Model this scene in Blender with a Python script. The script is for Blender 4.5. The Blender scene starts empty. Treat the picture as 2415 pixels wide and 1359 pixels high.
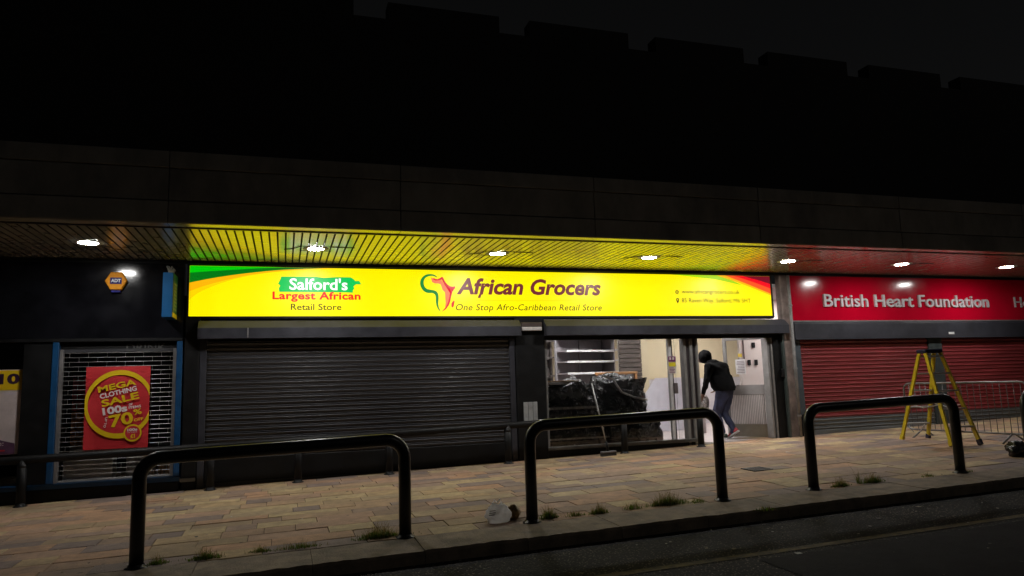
import bpy, bmesh, math, random
from mathutils import Vector, Matrix, noise
random.seed(11)
rad = math.radians
scene = bpy.context.scene
COL = scene.collection

# ------------------------------------------------------------------ camera
cam_data = bpy.data.cameras.new('camera')
cam_data.sensor_width = 36.0
cam_data.lens = 36.0 * 1688.5 / 2415.0
cam_data.clip_start = 0.05
cam_data.clip_end = 2000.0
cam = bpy.data.objects.new('camera', cam_data)
COL.objects.link(cam)
YAW, PITCH, ROLL = .3096, .134, -.0314
_f = Vector((math.sin(YAW) * math.cos(PITCH), math.cos(YAW) * math.cos(PITCH), math.sin(PITCH)))
_r = Vector((math.cos(YAW), -math.sin(YAW), 0))
_u = _r.cross(_f)
_r2 = _r * math.cos(ROLL) + _u * math.sin(ROLL)
_u2 = _u * math.cos(ROLL) - _r * math.sin(ROLL)
_m = Matrix((_r2, _u2, -_f)).transposed().to_4x4()
_m.translation = (0, 0, 1.382)
cam.matrix_world = _m
scene.camera = cam

# ------------------------------------------------------------------ world (night sky), weak sun standing in for unseen street lighting, exposure
world = bpy.data.worlds.new('World')
scene.world = world
world.use_nodes = True
wn = world.node_tree.nodes
wl = world.node_tree.links
wn.clear()
sky = wn.new('ShaderNodeTexSky')
sky.sky_type = 'NISHITA'
sky.sun_disc = False
sky.sun_elevation = rad(38)
sky.sun_rotation = rad(150)
hs = wn.new('ShaderNodeHueSaturation')
hs.inputs['Saturation'].default_value = 0.08
bg = wn.new('ShaderNodeBackground')
bg.inputs['Strength'].default_value = 0.0010
wo = wn.new('ShaderNodeOutputWorld')
wl.new(sky.outputs[0], hs.inputs['Color'])
wl.new(hs.outputs[0], bg.inputs['Color'])
wl.new(bg.outputs[0], wo.inputs['Surface'])

sun_data = bpy.data.lights.new('sun', 'SUN')
sun_data.energy = 0.032
sun_data.angle = rad(12)
sun_data.color = (1.0, .94, .86)
sun = bpy.data.objects.new('sun', sun_data)
COL.objects.link(sun)
sun.rotation_euler = Vector((-.55, .70, -.62)).to_track_quat('-Z', 'Y').to_euler()

scene.view_settings.view_transform = 'Standard'
scene.view_settings.look = 'None'
scene.view_settings.gamma = 1.0
scene.view_settings.exposure = 0.0
scene.view_settings.use_curve_mapping = False
scene.render.engine = 'CYCLES'
scene.cycles.use_denoising = True
scene.cycles.max_bounces = 6
scene.cycles.diffuse_bounces = 3
scene.cycles.glossy_bounces = 3
scene.cycles.transmission_bounces = 6
scene.cycles.transparent_max_bounces = 8
scene.cycles.sample_clamp_indirect = 2.5
scene.cycles.caustics_reflective = False
scene.cycles.caustics_refractive = False
scene.cycles.blur_glossy = 0.5

# ------------------------------------------------------------------ constants
FY = 11.464            # plane of the shop fronts
SOF = 3.352            # soffit height
GX, GYS = .0204, .01353
XL, XR = -6.0, 18.0


def gz(x, y):
    return GX * x + GYS * (y - 6.837)


# ------------------------------------------------------------------ materials
MATS = {}


def lin(c):
    return tuple(((v / 255.0 + .055) / 1.055) ** 2.4 if v > 10 else v / 255.0 / 12.92 for v in c)


def mat(name, col, rough=.6, metal=0.0, var=.18, scale=6.0, bump=.0, bscale=60.0, spec=.5, coat=0.0,
        dirt=0.0, dirtcol=(.03, .025, .02), random_obj=None, aniso=None):
    if name in MATS:
        return MATS[name]
    m = bpy.data.materials.new(name)
    m.use_nodes = True
    nt = m.node_tree
    n, l = nt.nodes, nt.links
    b = n['Principled BSDF']
    b.inputs['Roughness'].default_value = rough
    b.inputs['Metallic'].default_value = metal
    b.inputs['Specular IOR Level'].default_value = spec
    b.inputs['Coat Weight'].default_value = coat
    tc = n.new('ShaderNodeTexCoord')
    mp = n.new('ShaderNodeMapping')
    l.new(tc.outputs['Object'], mp.inputs['Vector'])
    if aniso:
        mp.inputs['Scale'].default_value = aniso
    geo = n.new('ShaderNodeObjectInfo')
    # shift the pattern per object so that copies do not repeat it
    addv = n.new('ShaderNodeVectorMath')
    addv.operation = 'ADD'
    mul = n.new('ShaderNodeMath')
    mul.operation = 'MULTIPLY'
    mul.inputs[1].default_value = 37.0
    l.new(geo.outputs['Random'], mul.inputs[0])
    l.new(mp.outputs[0], addv.inputs[0])
    l.new(mul.outputs[0], addv.inputs[1])
    nz = n.new('ShaderNodeTexNoise')
    nz.inputs['Scale'].default_value = scale
    nz.inputs['Detail'].default_value = 6
    nz.inputs['Roughness'].default_value = .62
    l.new(addv.outputs[0], nz.inputs['Vector'])
    ramp = n.new('ShaderNodeValToRGB')
    lo = tuple(max(0, c * (1 - var * 1.6)) for c in col)
    hi = tuple(min(1, c * (1 + var)) for c in col)
    ramp.color_ramp.elements[0].position = .3
    ramp.color_ramp.elements[0].color = (*lo, 1)
    ramp.color_ramp.elements[1].position = .7
    ramp.color_ramp.elements[1].color = (*hi, 1)
    l.new(nz.outputs['Fac'], ramp.inputs['Fac'])
    out = ramp.outputs['Color']
    if random_obj:
        rr = n.new('ShaderNodeValToRGB')
        rr.color_ramp.interpolation = 'CONSTANT'
        els = rr.color_ramp.elements
        k = len(random_obj)
        els[0].color = (*random_obj[0], 1)
        els[0].position = 0
        els[1].color = (*random_obj[1], 1)
        els[1].position = 1.0 / k
        for i in range(2, k):
            e = els.new(i / k)
            e.color = (*random_obj[i], 1)
        if name.endswith('islands'):
            gi = n.new('ShaderNodeNewGeometry')
            l.new(gi.outputs['Random Per Island'], rr.inputs['Fac'])
        else:
            l.new(geo.outputs['Random'], rr.inputs['Fac'])
        mx = n.new('ShaderNodeMix')
        mx.data_type = 'RGBA'
        mx.blend_type = 'MULTIPLY'
        mx.inputs['Factor'].default_value = 1
        l.new(rr.outputs['Color'], mx.inputs['A'])
        l.new(out, mx.inputs['B'])
        out = mx.outputs['Result']
    if dirt > 0:
        n2 = n.new('ShaderNodeTexNoise')
        n2.inputs['Scale'].default_value = scale * .37
        n2.inputs['Detail'].default_value = 9
        n2.inputs['Roughness'].default_value = .7
        l.new(addv.outputs[0], n2.inputs['Vector'])
        r2 = n.new('ShaderNodeValToRGB')
        r2.color_ramp.elements[0].position = .48
        r2.color_ramp.elements[0].color = (0, 0, 0, 1)
        r2.color_ramp.elements[1].position = .72
        r2.color_ramp.elements[1].color = (dirt, dirt, dirt, 1)
        l.new(n2.outputs['Fac'], r2.inputs['Fac'])
        mx = n.new('ShaderNodeMix')
        mx.data_type = 'RGBA'
        l.new(r2.outputs['Color'], mx.inputs['Factor'])
        l.new(out, mx.inputs['A'])
        mx.inputs['B'].default_value = (*dirtcol, 1)
        out = mx.outputs['Result']
    l.new(out, b.inputs['Base Color'])
    mr = n.new('ShaderNodeMapRange')
    mr.inputs['To Min'].default_value = max(.02, rough - .12)
    mr.inputs['To Max'].default_value = min(1, rough + .12)
    l.new(nz.outputs['Fac'], mr.inputs['Value'])
    l.new(mr.outputs[0], b.inputs['Roughness'])
    if bump > 0:
        n3 = n.new('ShaderNodeTexNoise')
        n3.inputs['Scale'].default_value = bscale
        n3.inputs['Detail'].default_value = 5
        l.new(addv.outputs[0], n3.inputs['Vector'])
        bp = n.new('ShaderNodeBump')
        bp.inputs['Strength'].default_value = bump
        bp.inputs['Distance'].default_value = .02
        l.new(n3.outputs['Fac'], bp.inputs['Height'])
        l.new(bp.outputs[0], b.inputs['Normal'])
    MATS[name] = m
    return m


def translucent(m, amount):
    n, l = m.node_tree.nodes, m.node_tree.links
    b = n['Principled BSDF']
    o = n['Material Output']
    t = n.new('ShaderNodeBsdfTranslucent')
    src = b.inputs['Base Color'].links[0].from_socket
    l.new(src, t.inputs['Color'])
    mx = n.new('ShaderNodeMixShader')
    mx.inputs[0].default_value = amount
    l.new(b.outputs[0], mx.inputs[1])
    l.new(t.outputs[0], mx.inputs[2])
    l.new(mx.outputs[0], o.inputs['Surface'])
    return m


def glow(name, col, strength=1.0, var=0.0, scale=2.0):
    """translucent lit print or lamp lens"""
    if name in MATS:
        return MATS[name]
    m = bpy.data.materials.new(name)
    m.use_nodes = True
    n, l = m.node_tree.nodes, m.node_tree.links
    b = n['Principled BSDF']
    b.inputs['Base Color'].default_value = (*[c * .25 for c in col], 1)
    b.inputs['Roughness'].default_value = .35
    b.inputs['Emission Strength'].default_value = strength
    if var > 0:
        nz = n.new('ShaderNodeTexNoise')
        nz.inputs['Scale'].default_value = scale
        nz.inputs['Detail'].default_value = 2
        tc = n.new('ShaderNodeTexCoord')
        l.new(tc.outputs['Object'], nz.inputs['Vector'])
        rp = n.new('ShaderNodeValToRGB')
        rp.color_ramp.elements[0].color = (*[c * (1 - var) for c in col], 1)
        rp.color_ramp.elements[1].color = (*[c * (1 + var * .4) for c in col], 1)
        l.new(nz.outputs['Fac'], rp.inputs['Fac'])
        l.new(rp.outputs[0], b.inputs['Emission Color'])
    else:
        b.inputs['Emission Color'].default_value = (*col, 1)
    MATS[name] = m
    return m


def glass_mat(name='shop glass', tint=(.96, .97, .97)):
    if name in MATS:
        return MATS[name]
    m = bpy.data.materials.new(name)
    m.use_nodes = True
    n, l = m.node_tree.nodes, m.node_tree.links
    n.clear()
    o = n.new('ShaderNodeOutputMaterial')
    t = n.new('ShaderNodeBsdfTransparent')
    t.inputs['Color'].default_value = (*tint, 1)
    g = n.new('ShaderNodeBsdfGlossy')
    g.inputs['Roughness'].default_value = .03
    fr = n.new('ShaderNodeFresnel')
    fr.inputs['IOR'].default_value = 1.45
    mx = n.new('ShaderNodeMixShader')
    l.new(fr.outputs[0], mx.inputs[0])
    l.new(t.outputs[0], mx.inputs[1])
    l.new(g.outputs[0], mx.inputs[2])
    l.new(mx.outputs[0], o.inputs['Surface'])
    MATS[name] = m
    return m


# ------------------------------------------------------------------ mesh helpers
class MB:
    def __init__(self):
        self.v = []
        self.f = []

    def add(self, vs, fs):
        o = len(self.v)
        self.v += [tuple(p) for p in vs]
        self.f += [tuple(i + o for i in f) for f in fs]
        return self

    def box(self, x0, x1, y0, y1, z0, z1, c=0.0):
        if c <= 0:
            vs = [(x, y, z) for z in (z0, z1) for y in (y0, y1) for x in (x0, x1)]
            return self.add(vs, [(0, 2, 3, 1), (4, 5, 7, 6), (0, 1, 5, 4), (2, 6, 7, 3), (0, 4, 6, 2), (1, 3, 7, 5)])
        # chamfered box: 24 verts
        bm = bmesh.new()
        bmesh.ops.create_cube(bm, size=1.0)
        for v in bm.verts:
            v.co = Vector(((x0 + x1) / 2 + v.co.x * (x1 - x0), (y0 + y1) / 2 + v.co.y * (y1 - y0), (z0 + z1) / 2 + v.co.z * (z1 - z0)))
        bmesh.ops.bevel(bm, geom=list(bm.edges), offset=c, segments=1, affect='EDGES', clamp_overlap=True)
        bm.verts.index_update()
        self.add([v.co for v in bm.verts], [[v.index for v in f.verts] for f in bm.faces])
        bm.free()
        return self

    def tube(self, pts, r, n=10, cap=True, r2=None):
        pts = [Vector(p) for p in pts]
        m = len(pts)
        ring = []
        up = None
        for i, p in enumerate(pts):
            d = (pts[min(i + 1, m - 1)] - pts[max(i - 1, 0)]).normalized()
            if up is None:
                up = Vector((0, 0, 1)) if abs(d.z) < .9 else Vector((1, 0, 0))
            s = d.cross(up).normalized()
            up = s.cross(d).normalized()
            rr = r if r2 is None else r + (r2 - r) * i / (m - 1)
            for k in range(n):
                a = 2 * math.pi * k / n
                ring.append(p + (s * math.cos(a) + up * math.sin(a)) * rr)
        fs = []
        for i in range(m - 1):
            for k in range(n):
                fs.append((i * n + k, i * n + (k + 1) % n, (i + 1) * n + (k + 1) % n, (i + 1) * n + k))
        if cap:
            fs.append(tuple(range(n - 1, -1, -1)))
            fs.append(tuple((m - 1) * n + k for k in range(n)))
        return self.add(ring, fs)

    def lathe(self, prof, cx, cy, n=20, cap=True):
        vs = []
        for r, z in prof:
            for k in range(n):
                a = 2 * math.pi * k / n
                vs.append((cx + r * math.cos(a), cy + r * math.sin(a), z))
        fs = []
        m = len(prof)
        for i in range(m - 1):
            for k in range(n):
                fs.append((i * n + k, i * n + (k + 1) % n, (i + 1) * n + (k + 1) % n, (i + 1) * n + k))
        if cap:
            fs.append(tuple(range(n - 1, -1, -1)))
            fs.append(tuple((m - 1) * n + k for k in range(n)))
        return self.add(vs, fs)

    def prof_x(self, prof, x0, x1):
        """closed profile of (y, z) extruded along x"""
        n = len(prof)
        vs = [(x0, y, z) for y, z in prof] + [(x1, y, z) for y, z in prof]
        fs = [(k, (k + 1) % n, n + (k + 1) % n, n + k) for k in range(n)]
        fs += [tuple(range(n - 1, -1, -1)), tuple(range(n, 2 * n))]
        return self.add(vs, fs)

    def poly_xz(self, pts, y0, y1):
        """polygon in x,z extruded from y0 (front) to y1"""
        n = len(pts)
        vs = [(x, y0, z) for x, z in pts] + [(x, y1, z) for x, z in pts]
        fs = [(k, (k + 1) % n, n + (k + 1) % n, n + k) for k in range(n)]
        fs += [tuple(range(n - 1, -1, -1)), tuple(range(n, 2 * n))]
        return self.add(vs, fs)

    def mesh(self, name, smooth=False):
        me = bpy.data.meshes.new(name)
        me.from_pydata(self.v, [], self.f)
        bm = bmesh.new()
        bm.from_mesh(me)
        bmesh.ops.recalc_face_normals(bm, faces=bm.faces)
        bm.to_mesh(me)
        bm.free()
        if smooth:
            for p in me.polygons:
                p.use_smooth = True
        return me

    def build(self, name, material, parent=None, smooth=False):
        me = self.mesh(name, smooth)
        me.materials.append(material)
        return link(name, me, parent)


def link(name, data, parent=None):
    o = bpy.data.objects.new(name, data)
    COL.objects.link(o)
    if parent is not None:
        o.parent = parent
    return o


def tag(o, label, cat=None, group=None, kind=None):
    o['label'] = label
    if cat:
        o['category'] = cat
    if group:
        o['group'] = group
    if kind:
        o['kind'] = kind
    return o


def thing(name, label, cat, loc=(0, 0, 0), group=None):
    o = bpy.data.objects.new(name, None)
    o.empty_display_size = .1
    COL.objects.link(o)
    o.location = loc
    return tag(o, label, cat, group)


def box(name, m, parent, x0, x1, y0, y1, z0, z1, c=0.0):
    return MB().box(x0, x1, y0, y1, z0, z1, c).build(name, m, parent)


def smooth_by_angle(o, deg=35):
    me = o.data
    for p in me.polygons:
        p.use_smooth = True
    bm = bmesh.new()
    bm.from_mesh(me)
    for e in bm.edges:
        if len(e.link_faces) == 2 and e.calc_face_angle(0) > rad(deg):
            e.smooth = False
    bm.to_mesh(me)
    bm.free()
    return o


def text_mb(body, x0, x1, z0, z1, y, depth=0.0, shear=0.0, bold=0.0, rot=0.0, spacing=1.0, per_letter=False):
    """flat or raised lettering fitted into the rectangle x0..x1, z0..z1 on the plane y (facing -y)"""
    def raw(s):
        cu = bpy.data.curves.new('lettering', 'FONT')
        cu.body = s
        cu.shear = shear
        cu.offset = bold
        cu.space_character = spacing
        cu.resolution_u = 3
        cu.fill_mode = 'FRONT' if depth == 0 else 'BOTH'
        cu.extrude = 0 if depth == 0 else .5
        ob = bpy.data.objects.new('lettering', cu)
        COL.objects.link(ob)
        dg = bpy.context.evaluated_depsgraph_get()
        me = ob.evaluated_get(dg).to_mesh()
        vs = [v.co.copy() for v in me.vertices]
        fs = [tuple(p.vertices) for p in me.polygons]
        ob.evaluated_get(dg).to_mesh_clear()
        bpy.data.objects.remove(ob)
        bpy.data.curves.remove(cu)
        return vs, fs
    vs, fs = raw(body)
    ax, bx = min(v.x for v in vs), max(v.x for v in vs)
    az, bz = min(v.y for v in vs), max(v.y for v in vs)
    sx = (x1 - x0) / (bx - ax)
    sz = (z1 - z0) / (bz - az)
    cx, cz = (x0 + x1) / 2, (z0 + z1) / 2
    c, s = math.cos(rot), math.sin(rot)

    def place(v):
        px = x0 + (v.x - ax) * sx - cx
        pz = z0 + (v.y - az) * sz - cz
        py = y - depth * (.5 + v.z) if depth else y
        return (cx + px * c - pz * s, py, cz + px * s + pz * c)
    if not per_letter:
        return MB().add([place(v) for v in vs], fs)
    # split into islands grouped by letter (each glyph by its own x range)
    adj = {}
    par = list(range(len(vs)))

    def find(i):
        while par[i] != i:
            par[i] = par[par[i]]
            i = par[i]
        return i
    for f in fs:
        for i in f[1:]:
            par[find(i)] = find(f[0])
    for i, f in enumerate(fs):
        adj.setdefault(find(f[0]), []).append(f)
    isl = []
    for k, ff in adj.items():
        ids = sorted({i for f in ff for i in f})
        isl.append([min(vs[i].x for i in ids), max(vs[i].x for i in ids), ids, ff])
    isl.sort(key=lambda t: t[0])
    groups = []
    for a in isl:
        if groups and a[0] < groups[-1][1] - .02 and (a[1] - a[0] < .2 or a[1] <= groups[-1][1] + .03):
            g = groups[-1]
            g[1] = max(g[1], a[1])
            g[2].append(a)
        else:
            groups.append([a[0], a[1], [a]])
    out = []
    for g in groups:
        mb = MB()
        for a in g[2]:
            idx = {i: k for k, i in enumerate(a[2])}
            mb.add([place(vs[i]) for i in a[2]], [tuple(idx[i] for i in f) for f in a[3]])
        out.append(mb)
    return out


# ------------------------------------------------------------------ shared materials
M_steel_dark = mat('black steel', (.012, .012, .013), .38, 0, .3, 14, .06, 120, dirt=.25, dirtcol=(.05, .045, .04))
M_hoop = mat('hoop black paint', (.008, .008, .009), .32, 0, .4, 9, .08, 90, dirt=.25, dirtcol=(.035, .03, .025))
M_grey_box = mat('grey powder coat', (.038, .038, .048), .42, 0, .2, 5, .03, 80, dirt=.35, dirtcol=(.03, .028, .026))
M_black_paint = mat('black paint', (.0055, .0055, .006), .5, 0, .3, 7, .05, 60, spec=.3)
M_black_gloss = mat('black gloss fascia', (.006, .006, .008), .13, 0, .3, 3, 0, 60, spec=.5)
M_alu = mat('aluminium frame', (.27, .26, .255), .42, .2, .12, 9, .02, 90, dirt=.2)
M_white = mat('white laminate', (.70, .69, .70), .5, 0, .06, 5, 0)
M_blue = mat('blue paint', (.008, .06, .16), .35, 0, .15, 8, .03, 70, dirt=.2)


# ================================================================== SETTING: road, kerb, pavement
def sheet(name, x0, x1, y0, y1, dz, m, nx=2, ny=2, parent=None):
    mb = MB()
    vs = []
    for j in range(ny):
        for i in range(nx):
            x = x0 + (x1 - x0) * i / (nx - 1)
            y = y0 + (y1 - y0) * j / (ny - 1)
            vs.append((x, y, gz(x, y) + dz))
    fs = [(j * nx + i, j * nx + i + 1, (j + 1) * nx + i + 1, (j + 1) * nx + i) for j in range(ny - 1) for i in range(nx - 1)]
    mb.add(vs, fs)
    return mb.build(name, m, parent)


def asphalt():
    m = bpy.data.materials.new('asphalt')
    m.use_nodes = True
    n, l = m.node_tree.nodes, m.node_tree.links
    b = n['Principled BSDF']
    tc = n.new('ShaderNodeTexCoord')
    vo = n.new('ShaderNodeTexVoronoi')
    vo.inputs['Scale'].default_value = 36
    l.new(tc.outputs['Object'], vo.inputs['Vector'])
    nz = n.new('ShaderNodeTexNoise')
    nz.inputs['Scale'].default_value = .9
    nz.inputs['Detail'].default_value = 8
    l.new(tc.outputs['Object'], nz.inputs['Vector'])
    rp = n.new('ShaderNodeValToRGB')
    rp.color_ramp.elements[0].position = .0
    rp.color_ramp.elements[0].color = (.34, .30, .25, 1)
    rp.color_ramp.elements[1].position = .32
    rp.color_ramp.elements[1].color = (.022, .021, .021, 1)
    l.new(vo.outputs['Distance'], rp.inputs['Fac'])
    r2 = n.new('ShaderNodeValToRGB')
    r2.color_ramp.elements[0].position = .35
    r2.color_ramp.elements[0].color = (.35, .35, .35, 1)
    r2.color_ramp.elements[1].position = .65
    r2.color_ramp.elements[1].color = (1.3, 1.25, 1.2, 1)
    l.new(nz.outputs['Fac'], r2.inputs['Fac'])
    mx = n.new('ShaderNodeMix')
    mx.data_type = 'RGBA'
    mx.blend_type = 'MULTIPLY'
    mx.inputs['Factor'].default_value = 1
    l.new(rp.outputs[0], mx.inputs['A'])
    l.new(r2.outputs[0], mx.inputs['B'])
    l.new(mx.outputs['Result'], b.inputs['Base Color'])
    b.inputs['Roughness'].default_value = .9
    b.inputs['Specular IOR Level'].default_value = .25
    bp = n.new('ShaderNodeBump')
    bp.inputs['Strength'].default_value = .8
    bp.inputs['Distance'].default_value = .008
    l.new(vo.outputs['Distance'], bp.inputs['Height'])
    l.new(bp.outputs[0], b.inputs['Normal'])
    return m


KY = 6.22      # kerb face
EY = 6.80      # joint between kerb stones and slabs
road = sheet('road', -150, 150, -120, KY + .05, -.105, asphalt())
tag(road, 'dark worn asphalt road in front of the kerb', None, None, 'structure')
ym = mat('worn yellow paint', (.13, .095, .03), .8, 0, .7, 14, .2, 100, dirt=.9, dirtcol=(.05, .045, .04))
line = sheet('road_marking', -30, 40, 5.16, 5.25, -.101, ym, 30, 2)
tag(line, 'faded yellow line painted along the road', None, None, 'structure')
patch = sheet('road_patch', 3.6, 9.5, 2.0, 5.05, -.1005, mat('tarmac patch', (.022, .021, .022), .9, 0, .5, 3, .5, 90, spec=.2), 8, 2)
tag(patch, 'smooth darker tarmac repair beside the yellow line', None, None, 'structure')

# ground beyond, under the buildings, out to the horizon
gb = sheet('ground', -150, 150, KY + .05, 160, -.16, mat('earth', (.05, .045, .04), .9), 2, 2)
tag(gb, 'bare ground under and behind the shops', None, None, 'structure')

# kerb stones
M_kerb = mat('kerb concrete', (.27, .21, .15), .85, 0, .3, 5, .35, 60, dirt=.6, dirtcol=(.045, .042, .03))
kerb = thing('kerb', 'row of worn concrete kerb stones along the road', None)
kerb['kind'] = 'structure'
x = -8.0
rk = random.Random(3)
while x < 24:
    L = .915
    mb = MB()
    a, b_ = x + .002, x + L - .002
    zo = rk.uniform(-.004, .004)
    c = .022
    prof = [(KY, -.16), (KY, -c), (KY + c, 0), (EY - .012, 0), (EY - .006, -.008), (EY - .006, -.16)]
    nS = 14
    nP = len(prof)
    vs = []
    for q_ in range(nS + 1):
        xx = a + (b_ - a) * q_ / nS
        for j_, (y, z) in enumerate(prof):
            w1 = noise.noise(Vector((xx * 7.3, y * 5, 1.7))) * .010 if j_ in (1, 2) else 0
            w2 = noise.noise(Vector((xx * 21, y * 9, 4.1))) * .006 if j_ in (1, 2, 3, 4) else 0
            vs.append((xx, y + w1, gz(xx, y) + z + zo + w2 - abs(w1) * .5))
    mb.add(vs, [(i_ * nP + k, i_ * nP + (k + 1) % nP, (i_ + 1) * nP + (k + 1) % nP, (i_ + 1) * nP + k) for i_ in range(nS) for k in range(nP)] + [tuple(range(nP)), tuple(range(nS * nP, nS * nP + nP))])
    mb.build('kerb_stone', M_kerb, kerb)
    x += L

# paving slabs: coursed, mixed sizes
pave = sheet('pavement', -10, 22, EY, FY + .9, -.012, mat('paving bed', (.11, .09, .07), .95, 0, .3, 8, .3), 40, 4)
tag(pave, 'pavement of mixed buff, pink and grey slabs before the shops', None, None, 'structure')
TINTS = [lin(c) for c in [(172, 142, 112), (176, 150, 112), (160, 128, 104), (148, 124, 112), (172, 138, 116), (128, 112, 110),
                          (184, 162, 122), (152, 130, 100), (178, 138, 108), (140, 116, 100), (166, 146, 116), (118, 104, 104)]]
_mean = lin((164, 138, 102))
TINTS = [tuple(min(.9, (v * .82 + q * .18) * 1.34) for v, q in zip(t, _mean)) for t in TINTS]
M_slab = mat('slab concrete', (.88, .88, .88), .78, 0, .2, 9, .3, 70, random_obj=TINTS, dirt=.35, dirtcol=(.07, .055, .045))
M_slab_i = mat('slab concrete islands', (.88, .88, .88), .78, 0, .2, 9, .3, 70, random_obj=TINTS, dirt=.35, dirtcol=(.07, .055, .045))


def gum(m):
    """trodden chewing gum spots and dark stains across the slabs"""
    n, l = m.node_tree.nodes, m.node_tree.links
    b = n['Principled BSDF']
    src = b.inputs['Base Color'].links[0].from_socket
    g = n.new('ShaderNodeNewGeometry')
    v = n.new('ShaderNodeTexVoronoi')
    v.inputs['Scale'].default_value = 3.2
    l.new(g.outputs['Position'], v.inputs['Vector'])
    r1 = n.new('ShaderNodeValToRGB')
    r1.color_ramp.elements[0].position = .055
    r1.color_ramp.elements[0].color = (.75, .75, .75, 1)
    r1.color_ramp.elements[1].position = .085
    r1.color_ramp.elements[1].color = (0, 0, 0, 1)
    l.new(v.outputs['Distance'], r1.inputs['Fac'])
    x1 = n.new('ShaderNodeMix')
    x1.data_type = 'RGBA'
    l.new(r1.outputs[0], x1.inputs['Factor'])
    l.new(src, x1.inputs['A'])
    x1.inputs['B'].default_value = (.05, .045, .042, 1)
    nz = n.new('ShaderNodeTexNoise')
    nz.inputs['Scale'].default_value = .8
    nz.inputs['Detail'].default_value = 8
    nz.inputs['Roughness'].default_value = .68
    l.new(g.outputs['Position'], nz.inputs['Vector'])
    r2 = n.new('ShaderNodeValToRGB')
    r2.color_ramp.elements[0].position = .42
    r2.color_ramp.elements[0].color = (.0, .0, .0, 1)
    r2.color_ramp.elements[1].position = .70
    r2.color_ramp.elements[1].color = (.42, .42, .42, 1)
    l.new(nz.outputs['Fac'], r2.inputs['Fac'])
    x2 = n.new('ShaderNodeMix')
    x2.data_type = 'RGBA'
    l.new(r2.outputs[0], x2.inputs['Factor'])
    l.new(x1.outputs['Result'], x2.inputs['A'])
    x2.inputs['B'].default_value = (.13, .10, .075, 1)
    l.new(x2.outputs['Result'], b.inputs['Base Color'])


rs = random.Random(8)
slabs = []
y = EY
while y < FY + .35:
    d = rs.choice([.20, .30, .30, .25, .20, .30])
    x = -7.5 + rs.uniform(-.5, 0)
    while x < 19:
        L = rs.choice([.40, .45, .60, .45, .60, .30, .75])
        slabs.append((x, y, L, d))
        x += L
    y += d
SLABM = {}


def slab_geo(L, d):
    g, c, t = .0026, .0035, .05
    a, b_ = g, L - g
    e, f_ = g, d - g
    vs = [(a, e, -t), (b_, e, -t), (b_, f_, -t), (a, f_, -t), (a, e, -c), (b_, e, -c), (b_, f_, -c), (a, f_, -c),
          (a + c, e + c, 0), (b_ - c, e + c, 0), (b_ - c, f_ - c, 0), (a + c, f_ - c, 0)]
    fs = []
    for q in (0, 4):
        fs += [(q + k, q + (k + 1) % 4, q + 4 + (k + 1) % 4, q + 4 + k) for k in range(4)]
    fs.append((8, 9, 10, 11))
    return vs, fs


slope = Matrix(((1, 0, 0), (0, 1, 0), (GX, GYS, 1))).to_4x4()


def vis(s):
    x, y, L, d = s
    cx, cy = x + L / 2, y + d / 2
    dx, dy = cx, cy
    dep = dy * math.cos(YAW) + dx * math.sin(YAW)
    lat = dx * math.cos(YAW) - dy * math.sin(YAW)
    if abs(lat / dep) > .73:
        return 0
    return L * d / dep ** 3


order = sorted(slabs, key=vis, reverse=True)
near, rest = order[:300], order[300:]
for _m in (M_slab, M_slab_i):
    gum(_m)
for (x, y, L, d) in near:
    k = (L, d)
    if k not in SLABM:
        vs, fs = slab_geo(L, d)
        me = MB().add(vs, fs).mesh('slab')
        me.materials.append(M_slab)
        SLABM[k] = me
    o = link('slab', SLABM[k], pave)
    o.location = (x, y, gz(x, y) + rs.uniform(-.0035, .0035))
    tilt = .006 if rs.random() > .08 else .016
    o.rotation_euler = (math.atan(GYS) + rs.uniform(-tilt, tilt), -math.atan(GX) + rs.uniform(-tilt, tilt) * .7, rs.uniform(-.004, .004))
mb = MB()
for (x, y, L, d) in rest:
    vs, fs = slab_geo(L, d)
    dz = rs.uniform(-.003, .003)
    mb.add([(x + a, y + b_, gz(x + a, y + b_) + c + dz) for a, b_, c in vs], fs)
so = mb.build('slab', M_slab_i, pave)
so['kind'] = 'stuff'

# ================================================================== UPPER BUILDING, CANOPY
M_brick = mat('dark cladding', (.020, .018, .017), .8, 0, .3, 3, .1, 30)
ub = thing('upper_building', 'dark upper storey wall with notched parapet above the canopy', 'building', (6, 12, 3.4))


def inv(o, mb):
    """shift world-space geometry into the frame of an Empty that sits at o.location"""
    lx, ly, lz = o.location
    mb.v = [(a - lx, b_ - ly, c - lz) for a, b_, c in mb.v]
    return mb


inv(ub, MB().box(-14, 34, FY + .12, FY + .5, SOF + .1, 7.65)).build('wall', M_brick, ub)
inv(ub, MB().box(-14, 34, FY + .5, 24, 6.9, 7.2)).build('roof', M_brick, ub)
k = -7
while True:
    x0 = 1.63 + k * 2.57
    if x0 > 32:
        break
    inv(ub, MB().box(x0, x0 + 1.99, FY + .1202, FY + .42, 7.6502, 7.96)).build('parapet_block', M_brick, ub)
    k += 1

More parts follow.
